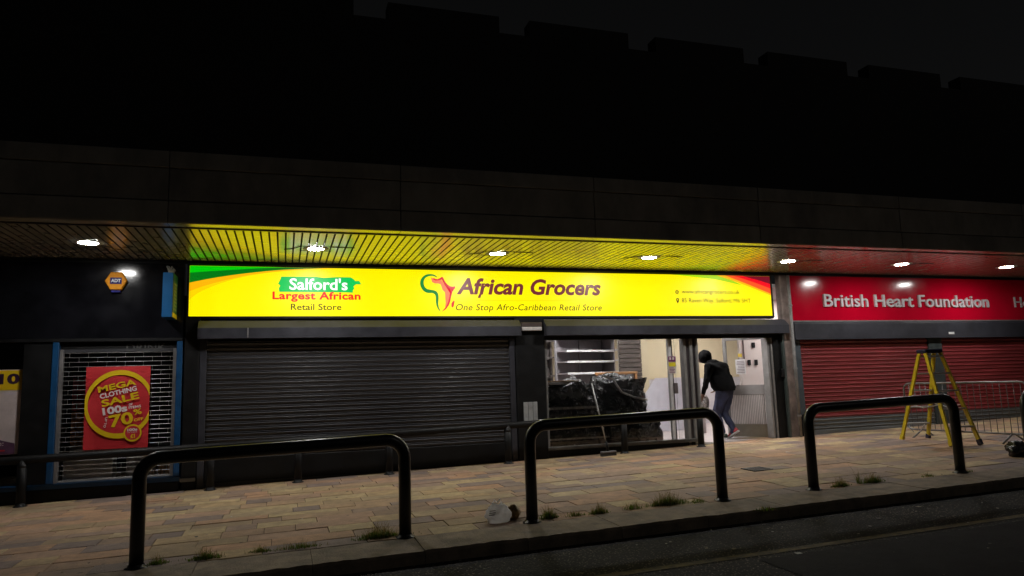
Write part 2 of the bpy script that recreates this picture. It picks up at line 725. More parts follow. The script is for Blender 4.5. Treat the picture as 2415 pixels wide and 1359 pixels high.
CY0 = 8.93       # front face of the canopy
M_fas = mat('canopy panel', (.25, .235, .205), .62, 0, .22, 2.2, .06, 25, dirt=.55, dirtcol=(.05, .045, .04), aniso=(1, 1, .5))
M_sof = mat('soffit slat paint', (.62, .60, .52), .22, .5, .10, 4, 0, 60, spec=.8, dirt=.15, dirtcol=(.2, .17, .12))
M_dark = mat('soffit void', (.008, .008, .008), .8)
can = thing('canopy', 'long projecting canopy with panelled fascia and slatted soffit over the shops', 'canopy', (6, 10.3, SOF))
joints = [-1.31 + 2.705 * i for i in range(-2, 8)]
for a, b_ in zip(joints[:-1], joints[1:]):
    for (z0, z1, yo) in ((3.372, 3.625, 0), (3.633, 4.016, .004), (4.024, 4.224, -.012)):
        inv(can, MB().box(a + .003, b_ - .003, CY0 + yo, CY0 + .05, z0, z1, .006)).build('fascia_panel', M_fas, can)
    # sloped lip under each fascia panel
    inv(can, MB().prof_x([(CY0 + .004, 3.3705), (CY0 + .008, 3.3615), (CY0 + .20, 3.3605), (CY0 + .20, 3.369), (CY0 + .05, 3.3706)], a + .004, b_ - .004)).build('edge_lip', M_sof, can)
inv(can, MB().box(-6.9, 18.2, CY0 + .052, CY0 + .09, 3.42, 4.19)).build('fascia_backing', M_dark, can)
inv(can, MB().box(-6.9, 18.2, CY0 + .06, FY + .1, 4.14, 4.195)).build('roof', M_dark, can)
inv(can, MB().box(-6.9, 18.2, CY0 + .086, FY + .1, SOF + .055, SOF + .075)).build('soffit_backing', M_dark, can)
inv(can, MB().box(-6.9, 18.2, CY0 + .21, CY0 + .24, SOF - .004, SOF + .03)).build('edge_trim', mat('bronze trim', (.05, .035, .03), .35, .4), can)
inv(can, MB().box(-6.9, 18.2, FY - .065, FY - .02, SOF - .05, SOF + .03)).build('wall_trim', M_black_paint, can)
# slats 100 mm apart, running from the edge back to the shop fronts
w, t = .087, .022
y0, y1 = CY0 + .245, FY - .068
prof = [(-w / 2, t), (-w / 2, .003), (-w / 2 + .005, 0), (w / 2 - .005, 0), (w / 2, .003), (w / 2, t)]
mb = MB()
vs = [(px, yy - 10.3, pz) for yy in (y0, y1) for px, pz in prof]
n_ = len(prof)
mb.add(vs, [(k, k + 1, n_ + k + 1, n_ + k) for k in range(n_ - 1)] + [tuple(range(n_)), tuple(range(n_, 2 * n_))])
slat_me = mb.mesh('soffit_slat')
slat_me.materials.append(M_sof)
slat_me.materials.append(mat('slat gap shade', (.012, .011, .01), .7, spec=.2))  # shade of the gaps painted black onto the slat sides
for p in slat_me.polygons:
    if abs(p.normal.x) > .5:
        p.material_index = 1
rl = random.Random(4)
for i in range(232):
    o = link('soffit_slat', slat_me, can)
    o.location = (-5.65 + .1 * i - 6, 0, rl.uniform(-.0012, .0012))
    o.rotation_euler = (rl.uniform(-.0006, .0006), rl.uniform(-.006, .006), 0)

# ------------------------------------------------------------------ downlights in the soffit
M_lens = glow('lamp lens', (1.0, .985, .95), 245)
M_trimw = mat('lamp trim', (.55, .55, .53), .6, spec=.3)
lamps = [(-2.414, 'round lit downlight above the hexagonal alarm box'),
         (.402, 'round lit downlight in a square plate above the green brush mark'),
         (3.051, 'round lit downlight above the first of the brown italic letters'),
         (5.614, 'round lit downlight above the yellow sign, short of its web address'),
         (8.299, 'round lit downlight above the red corner of the yellow sign'),
         (10.792, 'round lit downlight above the first letters of the red sign'),
         (13.381, 'round lit downlight above the last white letters of the red sign')]
for i, (lx, lab) in enumerate(lamps):
    ly = 10.21
    t = thing('downlight', lab, 'downlight', (lx, ly, SOF), 'downlights in the canopy soffit')
    MB().lathe([(.180, -.001), (.178, -.0045), (.124, -.0062), (.115, -.0066), (.114, -.003)], 0, 0, 32, cap=False).build('trim_ring', M_trimw, t, True)
    MB().lathe([(.1135, -.003), (.113, -.0058), (.06, -.006), (.012, -.0061)], 0, 0, 24).build('lens', M_lens, t, True)
    if i in (1, 2, 3):
        MB().box(-.22, .22, -.166, -.160, -.006, -.002).box(-.22, .22, .160, .166, -.006, -.002).build('mounting_strip', M_black_paint, t)
        MB().tube([(.21, -.16, -.006), (.36, -.15, -.006), (.52, -.14, -.004)], .005, 6).build('cable', M_black_paint, t)
        MB().tube([(-.21, -.16, -.006), (-.30, .02, -.006), (-.42, .10, -.004)], .005, 6).build('cable', M_black_paint, t)
    elif i > 3:
        MB().tube([(.12, -.06, -.012), (.34, -.14, -.006), (.60, -.15, -.004)], .005, 6).build('cable', M_black_paint, t)

# ================================================================== ILLUMINATED YELLOW SIGN
G_yel = glow('lit yellow', (1.02, .90, .0), 1.0, .10, 1.3)
G_grn = glow('lit bright green', lin((0, 200, 10)), 1.0)
G_dgr = glow('lit dark green', lin((0, 118, 20)), 1.0)
G_org = glow('lit orange', lin((255, 182, 8)), 1.0)
G_org2 = glow('lit amber', lin((255, 212, 4)), 1.0)
G_red = glow('lit red', lin((240, 10, 30)), 1.0)
G_red2 = glow('lit orange red', lin((250, 85, 35)), 1.0)
G_dred = glow('lit dark red', lin((120, 12, 35)), 1.0)
G_lime = glow('lit lime', lin((165, 215, 0)), 1.0)
G_brush = glow('lit brush green', lin((5, 195, 85)), 1.0)
G_white = glow('lit white', (1.0, .99, 1.0), 1.0)
G_brn = glow('lit brown', lin((112, 38, 46)), 1.0)
G_blk = glow('lit dark print', lin((48, 38, 8)), 1.0)
G_ochre = glow('lit ochre', lin((205, 185, 0)), 1.0)
G_pink = glow('lit salmon', lin((248, 125, 85)), 1.0)
G_lgrn = glow('lit logo green', lin((10, 135, 60)), 1.0)
G_lred = glow('lit logo red', lin((215, 20, 45)), 1.0)

sg = thing('illuminated_sign', 'long lit yellow shop sign with green swoosh, map logo and brown lettering', 'shop sign', (3.75, FY, 2.5))


def sbuild(mb, name, m):
    return inv(sg, mb).build(name, m, sg)


SX0, SX1, SZ0, SZ1 = -1.357, 8.86, 2.527, 3.287
sbuild(MB().box(SX0 - .03, SX1 + .03, FY + .004, FY + .115, SZ0 - .05, SZ1 + .03), 'housing', M_black_paint)
sbuild(MB().box(SX0, SX1, FY - .003, FY + .0035, SZ0, SZ1), 'lit_panel', G_yel)
for a, b_, c, d in ((SX0 - .03, SX1 + .03, SZ1 + .001, SZ1 + .03), (SX0 - .03, SX1 + .03, SZ0 - .035, SZ0 - .001),
                    (SX0 - .03, SX0 - .001, SZ0, SZ1), (SX1 + .001, SX1 + .03, SZ0, SZ1)):
    sbuild(MB().box(a, b_, FY - .018, FY + .003, c, d), 'frame_bar', M_black_paint)


def flat(pts, y):
    mb = MB()
    mb.add([(x, y, z) for x, z in pts], [tuple(range(len(pts)))])
    # n-gon with concavity: triangulate through bmesh
    bm = bmesh.new()
    vs = [bm.verts.new((x, y, z)) for x, z in pts]
    bm.faces.new(vs)
    bmesh.ops.triangulate(bm, faces=bm.faces, ngon_method='EAR_CLIP')
    bm.verts.index_update()
    out = MB().add([v.co for v in bm.verts], [[v.index for v in f.verts] for f in bm.faces])
    bm.free()
    return out


def curve(pts, n=8):
    """Catmull-Rom through the points"""
    out = []
    P = [pts[0]] + list(pts) + [pts[-1]]
    for i in range(1, len(P) - 2):
        for k in range(n):
            t = k / n
            q = []
            for d in (0, 1):
                p0, p1, p2, p3 = P[i - 1][d], P[i][d], P[i + 1][d], P[i + 2][d]
                q.append(.5 * (2 * p1 + (p2 - p0) * t + (2 * p0 - 5 * p1 + 4 * p2 - p3) * t * t + (3 * p1 - p0 - 3 * p2 + p3) * t ** 3))
            out.append(tuple(q))
    out.append(pts[-1])
    return out


T = SZ1 - .001
L0, R0 = SX0 + .001, SX1 - .001
c_top = curve([(L0, 3.18), (-.9, 3.222), (-.4, 3.262), (-.02, T)])
c_mid = curve([(L0, 3.03), (-1.05, 3.10), (-.69, 3.165), (-.25, 3.225), (.15, 3.262), (.6, T)])
c_low = curve([(L0, 2.76), (-1.2, 2.895), (-.85, 3.05), (-.45, 3.158), (.0, 3.228), (.45, 3.268), (.8, T)])
c_lo2 = curve([(L0, 2.90), (-1.15, 2.985), (-.8, 3.09), (-.45, 3.172), (.0, 3.235), (.42, 3.270), (.72, T)])
yl = FY - .0045
sbuild(flat([(L0, T)] + c_top, yl), 'swoosh', G_grn)
sbuild(flat(c_top + c_mid[::-1], yl), 'swoosh', G_dgr)
sbuild(flat(c_mid + c_lo2[::-1], yl), 'swoosh', G_org)
sbuild(flat(c_lo2 + c_low[::-1], yl - .0004), 'swoosh', G_org2)
r_a = curve([(8.25, T), (8.55, 3.225), (R0, 3.14)])
r_b = curve([(8.06, T), (8.45, 3.18), (R0, 3.05)])
r_c = curve([(7.88, T), (8.35, 3.13), (R0, 2.95)])
r_d = curve([(7.69, T), (8.2, 3.14), (R0, 2.915)])
sbuild(flat(r_a + [(R0, T)], yl), 'swoosh', G_dred)
sbuild(flat(r_b + r_a[::-1], yl), 'swoosh', G_red)
sbuild(flat(r_c + r_b[::-1], yl), 'swoosh', G_red2)
sbuild(flat(r_d + r_c[::-1], yl), 'swoosh', G_org)
sbuild(flat(curve([(6.75, T), (7.25, 3.262), (7.7, 3.205), (8.25, 3.10)]) + curve([(8.05, 3.19), (7.69, T)])[1:], yl - .0004), 'swoosh', G_lime)

# brush stroke and the three lines on the left
rb = random.Random(5)
top = [(-.06 + i * .105, 3.135 + rb.uniform(-.006, .010)) for i in range(11)]
brush = top + [(1.03, 3.118), (1.06, 3.085), (1.12, 3.09), (1.105, 3.06), (1.15, 3.035), (1.07, 3.035), (1.03, 3.0), (1.045, 2.96), (1.0, 2.93), (1.02, 2.90)] + \
    [(-.085 + i * .2, 2.905) for i in range(5, -1, -1)] + [(-.095, 2.96), (-.07, 3.0), (-.105, 3.03), (-.085, 3.07), (-.07, 3.10)]
sbuild(flat(brush, yl - .0006), 'brush_mark', G_brush)
sbuild(text_mb("Salford's", .06, .94, 2.935, 3.125, yl - .001, bold=.022), 'lettering', G_white)
sbuild(text_mb("Largest African", -.185, 1.14, 2.75, 2.91, yl - .0014, bold=.030, spacing=1.05), 'lettering', G_red)
sbuild(text_mb("Retail Store", .085, .845, 2.622, 2.722, yl - .001, bold=.006), 'lettering', G_blk)
# title block
sbuild(text_mb("African Grocers", 2.70, 5.31, 2.885, 3.165, yl - .001, shear=.22, bold=.032), 'lettering', G_brn)
fm = [(3.085, 2.89), (3.13, 2.89), (3.105, 2.83), (3.06, 2.83)]
sbuild(flat(fm, yl - .0011), 'lettering', G_brn)
sbuild(text_mb("One Stop Afro-Caribbean Retail Store", 2.685, 5.31, 2.588, 2.728, yl - .001, shear=.2, spacing=1.05, bold=.002), 'lettering', G_blk)
sbuild(flat([(2.72, 2.788), (5.30, 2.788), (5.30, 2.795), (2.72, 2.795)], yl - .0008), 'rule_line', G_ochre)
sbuild(text_mb("www.africangrocers.co.uk", 6.925, 8.165, 2.915, 3.012, yl - .001, bold=.0), 'lettering', G_blk)
sbuild(text_mb("85 Raven Way, Salford, M6 5HT", 6.915, 8.395, 2.748, 2.852, yl - .001, bold=.0), 'lettering', G_blk)
mb = MB()
gc = (6.83, 2.965)
ring = [(gc[0] + .040 * math.cos(a * .2618), gc[1] + .040 * math.sin(a * .2618)) for a in range(24)]
sbuild(flat(ring, yl - .001), 'globe_icon', G_blk)
mb = MB()
for dz in (-.02, 0, .02):
    hw = math.sqrt(.036 ** 2 - dz ** 2)
    mb.add([(gc[0] - hw, yl - .0014, gc[1] + dz - .003), (gc[0] + hw, yl - .0014, gc[1] + dz - .003), (gc[0] + hw, yl - .0014, gc[1] + dz + .003), (gc[0] - hw, yl - .0014, gc[1] + dz + .003)], [(0, 1, 2, 3)])
for w_ in (.012, .026):
    mb.add([(gc[0] - w_, yl - .0014, gc[1] - .03), (gc[0] - w_ + .004, yl - .0014, gc[1] - .03), (gc[0] - w_ + .004, yl - .0014, gc[1] + .03), (gc[0] - w_, yl - .0014, gc[1] + .03)], [(0, 1, 2, 3)])
    mb.add([(gc[0] + w_, yl - .0014, gc[1] - .03), (gc[0] + w_ - .004, yl - .0014, gc[1] - .03), (gc[0] + w_ - .004, yl - .0014, gc[1] + .03), (gc[0] + w_, yl - .0014, gc[1] + .03)], [(0, 1, 2, 3)])
sbuild(mb, 'globe_icon', G_yel)
pc = (6.832, 2.822)
pin = [(pc[0] + .032 * math.cos(rad(a)), pc[1] + .032 * math.sin(rad(a))) for a in range(-25, 206, 15)] + [(pc[0], pc[1] - .075)]
sbuild(flat(pin, yl - .001), 'pin_icon', G_blk)
sbuild(flat([(pc[0] + .014 * math.cos(rad(a)), pc[1] + .014 * math.sin(rad(a))) for a in range(0, 360, 30)], yl - .0014), 'pin_icon', G_yel)


# map logo
def lg(pts):
    return [(2.09 + (970 + u / 12.36 - 990) / 140.7, 3.22 - (640 + v / 12.36 - 647) / 142.9) for u, v in pts]


def strip_fill(a, b_, n=60):
    def rs_(p):
        L = [0]
        for q, r_ in zip(p, p[1:]):
            L.append(L[-1] + math.hypot(q[0] - r_[0], q[1] - r_[1]))
        o = []
        j = 0
        for k in range(n):
            t = L[-1] * k / (n - 1)
            while j < len(L) - 2 and L[j + 1] < t:
                j += 1
            f_ = (t - L[j]) / max(1e-9, L[j + 1] - L[j])
            o.append((p[j][0] + (p[j + 1][0] - p[j][0]) * f_, p[j][1] + (p[j + 1][1] - p[j][1]) * f_))
        return o
    A, B = rs_(a), rs_(b_)
    vs = [(x, yl - .001, z) for p, q in zip(A, B) for x, z in (p, q)]
    return MB().add(vs, [(2 * k, 2 * k + 1, 2 * k + 3, 2 * k + 2) for k in range(n - 1)])


g_out = [(745, 165), (680, 112), (560, 88), (440, 105), (340, 168), (280, 258), (258, 360), (278, 465), (330, 555), (400, 613), (480, 640), (600, 640), (660, 665), (700, 735), (703, 900), (728, 1025), (770, 1115), (845, 1188)]
g_in = [(790, 1090), (768, 960), (780, 800), (774, 680), (734, 605), (662, 565), (540, 545), (455, 525), (395, 475), (365, 400), (358, 310), (395, 220), (470, 165), (560, 140), (650, 142), (700, 165), (738, 188)]
sbuild(strip_fill(lg(curve(g_out, 4)), lg(curve(g_in[::-1], 4))), 'map_logo', G_lgrn)
orr = [(570, 185), (640, 215), (700, 240), (760, 250), (860, 235), (960, 400), (1110, 555), (1100, 760), (1050, 940), (960, 1095), (985, 930), (1000, 760), (985, 630), (900, 545), (850, 385), (780, 362), (680, 362), (600, 322)]
sbuild(flat(lg(orr), yl - .0008), 'map_logo', G_pink)
red = [(640, 195), (700, 225), (765, 235), (840, 195), (897, 158), (930, 195), (965, 280), (1035, 375), (1120, 435), (1200, 450), (1275, 435), (1268, 492), (1195, 590), (1158, 700), (1115, 900), (1065, 1010), (985, 1112), (860, 1190),
       (950, 1100), (1015, 1000), (1060, 900), (1090, 760), (1115, 620), (1140, 540), (1060, 500), (980, 430), (915, 320), (880, 245), (790, 270), (700, 275), (640, 245)]
sbuild(flat(lg(red), yl - .0012), 'map_logo', G_lred)
sbuild(flat(lg([(1225, 850), (1248, 868), (1217, 1020), (1183, 1064), (1150, 1032), (1158, 930)]), yl - .001), 'map_logo', G_lred)

# ================================================================== ROLLER SHUTTERS (shared slat profile)
def slat_mesh(name, x0, x1, m, deep=1.0):
    p = [(.008, 0), (.001, .0005), (-.003 * deep, .004), (-.0205 * deep, .034), (-.0215 * deep, .037), (-.0205 * deep, .039), (-.0050 * deep, .0500),
         (-.0045 * deep, .052), (-.0120 * deep, .0625), (-.0125 * deep, .0645), (-.0020, .0725), (.008, .0742)]
    me = MB().prof_x(p, x0, x1).mesh(name)
    me.materials.append(m)
    return me


M_sh = mat('charcoal shutter', (.048, .048, .054), .38, 0, .15, 2, 0, 50, dirt=.2, dirtcol=(.03, .03, .03), aniso=(.3, 1, 1))
M_shr = mat('red shutter', (.29, .042, .048), .42, 0, .22, 3, .03, 50, dirt=.35, dirtcol=(.09, .02, .02), aniso=(.4, 1, 4))
M_shg = mat('grey shutter slat', (.17, .18, .185), .40, .3, .2, 3, .03, 50, dirt=.3, aniso=(.4, 1, 4))


def shutter_box(parent, x0, x1, name='shutter_box', zt=2.455, zb=2.185, m=None):
    pr = [(FY - .17, zb), (FY - .17, zb + .155), (FY - .045, zt), (FY + .10, zt), (FY + .10, zb)]
    return inv(parent, MB().prof_x(pr, x0, x1)).build(name, m or M_grey_box, parent)


# ================================================================== GROCERY SHOP
gs = thing('grocery_shop', 'grocery shop front with one closed shutter, a lit window and an open door', 'shop', (3.8, FY, 0))


def gb_(mb, name, m, smooth=False):
    return inv(gs, mb).build(name, m, gs, smooth)


gb_(MB().box(-1.40, -1.19, FY - .02, FY + .115, -.2, 2.52, .012), 'pilaster', M_black_paint)
gb_(MB().box(3.69, 4.215, FY - .02, FY + .115, -.2, 2.50, .012), 'pier', M_black_paint)
for zz in (.62, 1.0, 1.82):
    gb_(MB().lathe([(.0, zz), (.010, zz)], 0, 0, 6), 'bolt', M_steel_dark) if False else None
shutter_box(gs, -1.21, 3.755)
shutter_box(gs, 4.20, 9.085)
for sx in (-.52,):
    gb_(MB().box(sx - .008, sx + .008, FY - .178, FY - .1705, 2.19, 2.34), 'box_seam', M_alu)
# closed shutter: curtain slats, guides, bottom panel
sh = thing('roller_shutter', 'closed charcoal roller shutter left of the lit window', 'shutter', (1.25, FY, 0))
me = slat_mesh('shutter_slat', -2.345, 2.335, M_sh)
z = .448
while z < 2.10:
    o = link('shutter_slat', me, sh)
    o.location = (0, .035 + rl.uniform(-.001, .001), z)
    o.rotation_euler = (rl.uniform(-.012, .012), rl.uniform(-.0004, .0004), 0)
    z += .0745
for a in (-1.185, 3.585):
    inv(sh, MB().box(a, a + .09, FY - .015, FY + .06, -.1, 2.19, .006)).build('guide_rail', M_grey_box, sh)
inv(sh, MB().box(-1.094, 3.584, FY + .012, FY + .05, -.08, .445, .008)).build('bottom_panel', M_black_paint, sh)
inv(sh, MB().box(-1.094, 3.584, FY + .0, FY + .06, -.06, .10, .004)).build('bottom_bar', M_steel_dark, sh)
inv(sh, MB().box(-1.094, 3.584, FY + .06, FY + .10, -.1, 2.19)).build('backing', M_dark, sh)
# pier fittings
bl = thing('bulkhead_lamp', 'pale unlit box lamp on the black pier between shutter boxes', 'lamp', (3.97, FY - .02, 2.34))
inv(bl, MB().box(3.785, 4.15, FY - .10, FY - .022, 2.27, 2.335, .008)).build('diffuser', mat('old diffuser', (.62, .59, .57), .4, 0, .12, 14, dirt=.2), bl)
inv(bl, MB().box(3.78, 4.155, FY - .09, FY - .022, 2.337, 2.41, .01)).build('housing', mat('brown housing', (.07, .05, .045), .5), bl)
pl = thing('wall_plate', 'pale grey ribbed plate fixed low on the black pier', 'plate', (3.92, FY - .02, .92))
for i in range(3):
    inv(pl, MB().box(3.795 + i * .083, 3.872 + i * .083, FY - .034, FY - .022, .765, 1.085, .004)).build('strip', mat('pale plate', (.36, .36, .36), .5, 0, .2, 9, dirt=.3), pl)

# window front
gb_(MB().box(4.218, 7.16, FY + .02, FY + .11, -.1, .265, .006), 'stall_riser', M_black_paint)
gb_(MB().box(4.218, 7.16, FY - .005, FY + .12, .268, .325, .006), 'window_sill', mat('grey sill', (.16, .155, .15), .45, .2, .2, 8, dirt=.3))
gb_(MB().box(4.218, 9.0, FY + .02, FY + .115, 2.115, 2.185), 'window_header', M_black_paint)
gb_(MB().box(4.218, 4.262, FY + .03, FY + .11, .327, 2.113, .004), 'window_frame', M_alu)
gb_(MB().box(4.262, 6.60, FY + .066, FY + .074, .327, 2.113), 'pane', glass_mat())
gb_(MB().box(6.742, 6.90, FY + .066, FY + .074, .327, 2.113), 'pane', glass_mat())
gb_(MB().box(6.60, 6.655, FY + .03, FY + .11, .327, 2.113, .004), 'mullion', mat('white frame', (.62, .60, .60), .4, 0, .1))
gb_(MB().box(6.655, 6.742, FY + .05, FY + .10, .327, 2.113, .004), 'mullion', mat('dark frame', (.09, .075, .08), .45)) if False else gb_(MB().box(6.656, 6.69, FY + .05, FY + .10, .327, 2.113, .004), 'mullion', mat('dark frame', (.06, .05, .055), .45))
gb_(MB().box(6.69, 6.742, FY + .066, FY + .074, .327, 2.113), 'pane', glass_mat())
for a, b_, yy, m in ((6.90, 6.955, .02, M_alu), (6.957, 7.03, .05, MATS['dark frame']), (7.032, 7.085, .012, M_alu), (7.087, 7.16, .055, MATS['dark frame']), (7.16, 7.20, .01, M_alu)):
    gb_(MB().box(a, b_, FY + yy, FY + .16, .20, 2.113, .004), 'door_post', m)
# door recess: right hand reveal
for a, b_, yy, m in ((8.70, 8.74, .02, M_alu), (8.742, 8.775, .06, MATS['dark frame']), (8.777, 8.815, .015, M_alu), (8.817, 9.0, .0, M_black_paint)):
    gb_(MB().box(a, b_, FY + yy, FY + .20, .16, 2.113, .004), 'door_post', m)
gb_(MB().box(9.0, 9.045, FY - .05, FY + .11, .16, 2.185, .006), 'guide_rail', mat('green grey rail', (.05, .065, .062), .45))
gb_(MB().box(8.93, 8.995, FY - .06, FY - .002, 1.36, 1.52, .01), 'lock_box', M_black_paint)
# pilaster with pipe, right of the door
gb_(MB().box(9.05, 9.235, FY - .04, FY + .11, .1, 3.33, .015), 'brown_pilaster', mat('worn render', (.24, .185, .165), .8, 0, .3, 5, .2, 30, dirt=.6, dirtcol=(.06, .045, .04)))
gb_(MB().tube([(9.215, FY - .085, .23), (9.215, FY - .085, 3.3)], .03, 10), 'drain_pipe', mat('pipe paint', (.26, .25, .245), .5, 0, .2, 8, dirt=.3), True)
for zz in (.62, 1.5, 2.7):
    gb_(MB().lathe([(.038, zz), (.038, zz + .035)], 9.215, FY - .085, 12), 'pipe_bracket', M_alu)

# interior shell
M_floor_in = mat('pale shop floor', (.55, .48, .47), .35, 0, .1, 3, dirt=.2, dirtcol=(.25, .2, .19))
M_cream = mat('cream wall', (.66, .56, .38), .7, 0, .05, 2)
M_pinkw = mat('pale wall', (.60, .53, .50), .7, 0, .06, 2)
M_dado = mat('pale dado', (.62, .59, .62), .55, 0, .05, 3)
gb_(MB().box(3.9, 12.6, FY + .12, 17.0, .18, .235), 'shop_floor', M_floor_in)
gb_(MB().box(7.2, 8.7, FY - .02, FY + .12, .12, .225, .004), 'threshold', mat('stone step', (.22, .19, .17), .7, 0, .2, 9, .2))
gb_(MB().box(3.9, 12.6, 16.6, 16.7, .235, 3.1), 'back_wall', M_cream)
gb_(MB().box(7.9, 12.6, 16.56, 16.598, .235, 1.40), 'dado_panel', M_dado)
gb_(MB().box(7.9, 12.6, 16.54, 16.598, 1.402, 1.43), 'dado_rail', M_cream)
gb_(MB().box(8.36, 8.74, 16.25, 16.598, .235, 3.0), 'column', M_cream)
gb_(MB().box(3.8, 3.9, FY + .12, 16.7, .2, 3.1), 'side_wall', M_pinkw)
gb_(MB().box(12.6, 12.7, FY + .12, 16.7, .2, 3.1), 'side_wall', M_pinkw)
gb_(MB().box(3.8, 12.7, FY + .12, 16.7, 3.1, 3.16), 'shop_ceiling', M_white)
gb_(MB().box(9.55, 12.6, 13.55, 13.63, .235, 3.1), 'partition', M_pinkw)
# ceiling lamps of the shop
G_led = glow('led panel', (1.0, .97, .95), 68)
for i, (px_, py_, lab) in enumerate([(5.3, 13.6, 'lit ceiling panel over the wrapped pallets'), (7.3, 12.5, 'lit ceiling panel just inside the open door'),
                                     (9.7, 14.9, 'lit ceiling panel near the cream back wall'), (10.9, 12.6, 'lit ceiling panel beside the partition')]):
    t = thing('ceiling_panel', lab, 'ceiling lamp', (px_, py_, 3.1), 'ceiling panels inside the shop')
    MB().box(-.31, .31, -.31, .31, -.012, -.001).build('frame', M_white, t)
    MB().box(-.29, .29, -.29, .29, -.016, -.0125).build('diffuser', G_led, t)

# open door leaf, hinged on the right hand post, swung inwards
dl = thing('shop_door', 'open shop door with ribbed lower panel and a paper notice', 'door', (8.86, FY + .22, .245))
dl.rotation_euler = (0, 0, math.atan2(.66, -.56))
W_ = .86
for a, b_ in ((0.0, .07), (W_ - .07, W_)):
    MB().box(a, b_, -.022, .022, 0, 1.93, .004).build('stile', M_alu, dl)
MB().box(.07, W_ - .07, -.022, .022, 1.86, 1.93, .003).build('top_rail', M_alu, dl)
MB().box(.07, W_ - .07, -.022, .022, .80, .99, .003).build('lock_rail', mat('satin rail', (.34, .32, .32), .4, .2, .1), dl)
MB().box(.07, W_ - .07, -.024, .024, .0, .24, .003).build('kick_plate', mat('kick plate', (.34, .315, .26), .32, .7, .12, 5, dirt=.2), dl)
MB().box(.07, W_ - .07, -.006, .006, .24, .80).build('lower_panel', mat('panel ground', (.36, .33, .33), .5), dl)
rib = MB().box(0, .017, -.016, .016, .242, .798, .003).mesh('rib')
rib.materials.append(mat('door rib', (.72, .66, .66), .45, 0, .08))
for i in range(22):
    o = link('rib', rib, dl)
    o.location = (.078 + i * .0325, 0, 0)
MB().box(.07, W_ - .07, -.004, .004, .99, 1.86).build('pane', glass_mat('clear door glass'), dl)
MB().tube([(W_ - .03, .03, 1.02), (W_ - .03, .075, 1.05), (W_ - .03, .075, 1.32), (W_ - .03, .03, 1.35)], .011, 8).build('pull_handle', M_alu, dl, True)
nt_ = thing('paper_notice', 'white printed paper notice taped to the open door', 'notice', (8.86, FY + .22, .245))
nt_.rotation_euler = dl.rotation_euler
M_paper = mat('paper', (.80, .78, .78), .7, 0, .04)
M_print = mat('grey print', (.30, .24, .27), .7)
MB().box(.44, .63, .006, .008, 1.20, 1.49).build('sheet', M_paper, nt_)
mb = MB()
for i in range(8):
    mb.box(.46, .61 - .04 * rb.random(), .0085, .0095, 1.225 + i * .031, 1.237 + i * .031)
mb.build('printed_lines', M_print, nt_)
MB().box(.49, .57, .006, .008, 1.53, 1.60).build('sticker', mat('yellow sticker', (.75, .55, .08), .5), nt_)

# interior things
sw = thing('switch_panel', 'dark conduit with three small black switch boxes on the inner partition', 'switch panel', (10, 13.55, 1.6))
pw = 13.55
for (a, c) in ((9.86, 2.02), (9.72, 1.64), (9.90, 1.64)):
    inv(sw, MB().box(a, a + .075, pw - .03, pw - .001, c, c + .12, .006)).build('switch_box', M_black_paint, sw)
inv(sw, MB().box(9.63, 9.65, pw - .018, pw - .001, 1.7, 3.05)).build('conduit', mat('dark conduit', (.12, .09, .085), .5), sw)

sp = thing('promotion_poster', 'small purple and yellow poster taped to the white window mullion', 'poster', (6.66, FY + .02, 1.7))
inv(sp, MB().box(6.575, 6.735, FY + .022, FY + .027, 1.49, 1.80)).build('sheet', mat('poster white', (.66, .6, .55), .6), sp)
inv(sp, MB().box(6.58, 6.73, FY + .018, FY + .0215, 1.70, 1.795)).build('print_block', mat('poster purple', (.18, .02, .14), .6), sp)
inv(sp, MB().box(6.585, 6.725, FY + .018, FY + .0215, 1.615, 1.69)).build('print_block', mat('poster yellow', (.75, .62, .02), .6), sp)
for i in range(4):
    inv(sp, MB().box(6.59, 6.70 - .02 * (i % 2), FY + .018, FY + .0215, 1.505 + i * .026, 1.517 + i * .026)).build('print_line', MATS['poster purple'], sp)
for (a, b_) in ((6.60, 1.735), (6.66, 1.735)):
    inv(sp, MB().box(a, a + .035, FY + .014, FY + .0175, b_, b_ + .045)).build('print_block', MATS['poster white'], sp)
lb = thing('door_lock', 'dark lock case on the white window mullion', 'lock', (6.69, FY, 1.2))
inv(lb, MB().box(6.66, 6.735, FY + .0, FY + .048, 1.13, 1.32, .006)).build('case', mat('lock brown', (.12, .10, .10), .4), lb)

# gondola shelving seen through the window
M_shelfg = mat('shelf steel', (.33, .31, .33), .45, .2, .1, 4)
gd = thing('gondola_shelving', 'grey steel shop shelving with white shelf edges behind the wrapped pallets', 'shelving', (6.3, 14.6, .235))
gd.rotation_euler = (0, 0, math.atan2(-.30, -1.2) + math.pi / 2 + math.pi)
# local frame: y runs along the unit (near end at -y), faces -x
MB().box(.20, .24, -.65, .65, 0, 2.25).build('back_panel', M_shelfg, gd)
for yy in (-.65, 0, .65):
    MB().box(.16, .199, yy - .02, yy + .02, 0, 2.3).build('upright', M_shelfg, gd)
for zz in (.12, 1.35, 1.60, 1.83, 2.10):
    s_ = MB().box(-.22, .20, -.64, .64, zz - .02, zz).build('shelf', M_shelfg, gd)
    MB().box(-.235, -.221, -.64, .64, zz - .032, zz + .012).build('shelf_edge', mat('white edge', (.85, .84, .86), .35), s_)
MB().box(-.22, .24, -.675, -.655, 0, 2.3).build('end_panel', M_shelfg, gd)
for zz in (1.35, 1.60, 1.83, 2.10):
    MB().box(-.24, .26, -.80, -.68, zz, zz + .03).build('end_shelf', M_white, gd)
slw = thing('slatwall_panel', 'dark slatted display wall with thin pale grooves beside the shelving', 'display panel', (7.2, 14.1, .235))
MB().box(-.32, .22, .02, .05, 0, 2.9).build('board', mat('groove', (.45, .42, .36), .5), slw)
strip = MB().box(-.32, .22, -.01, .018, 0, .085, .004).mesh('slat')
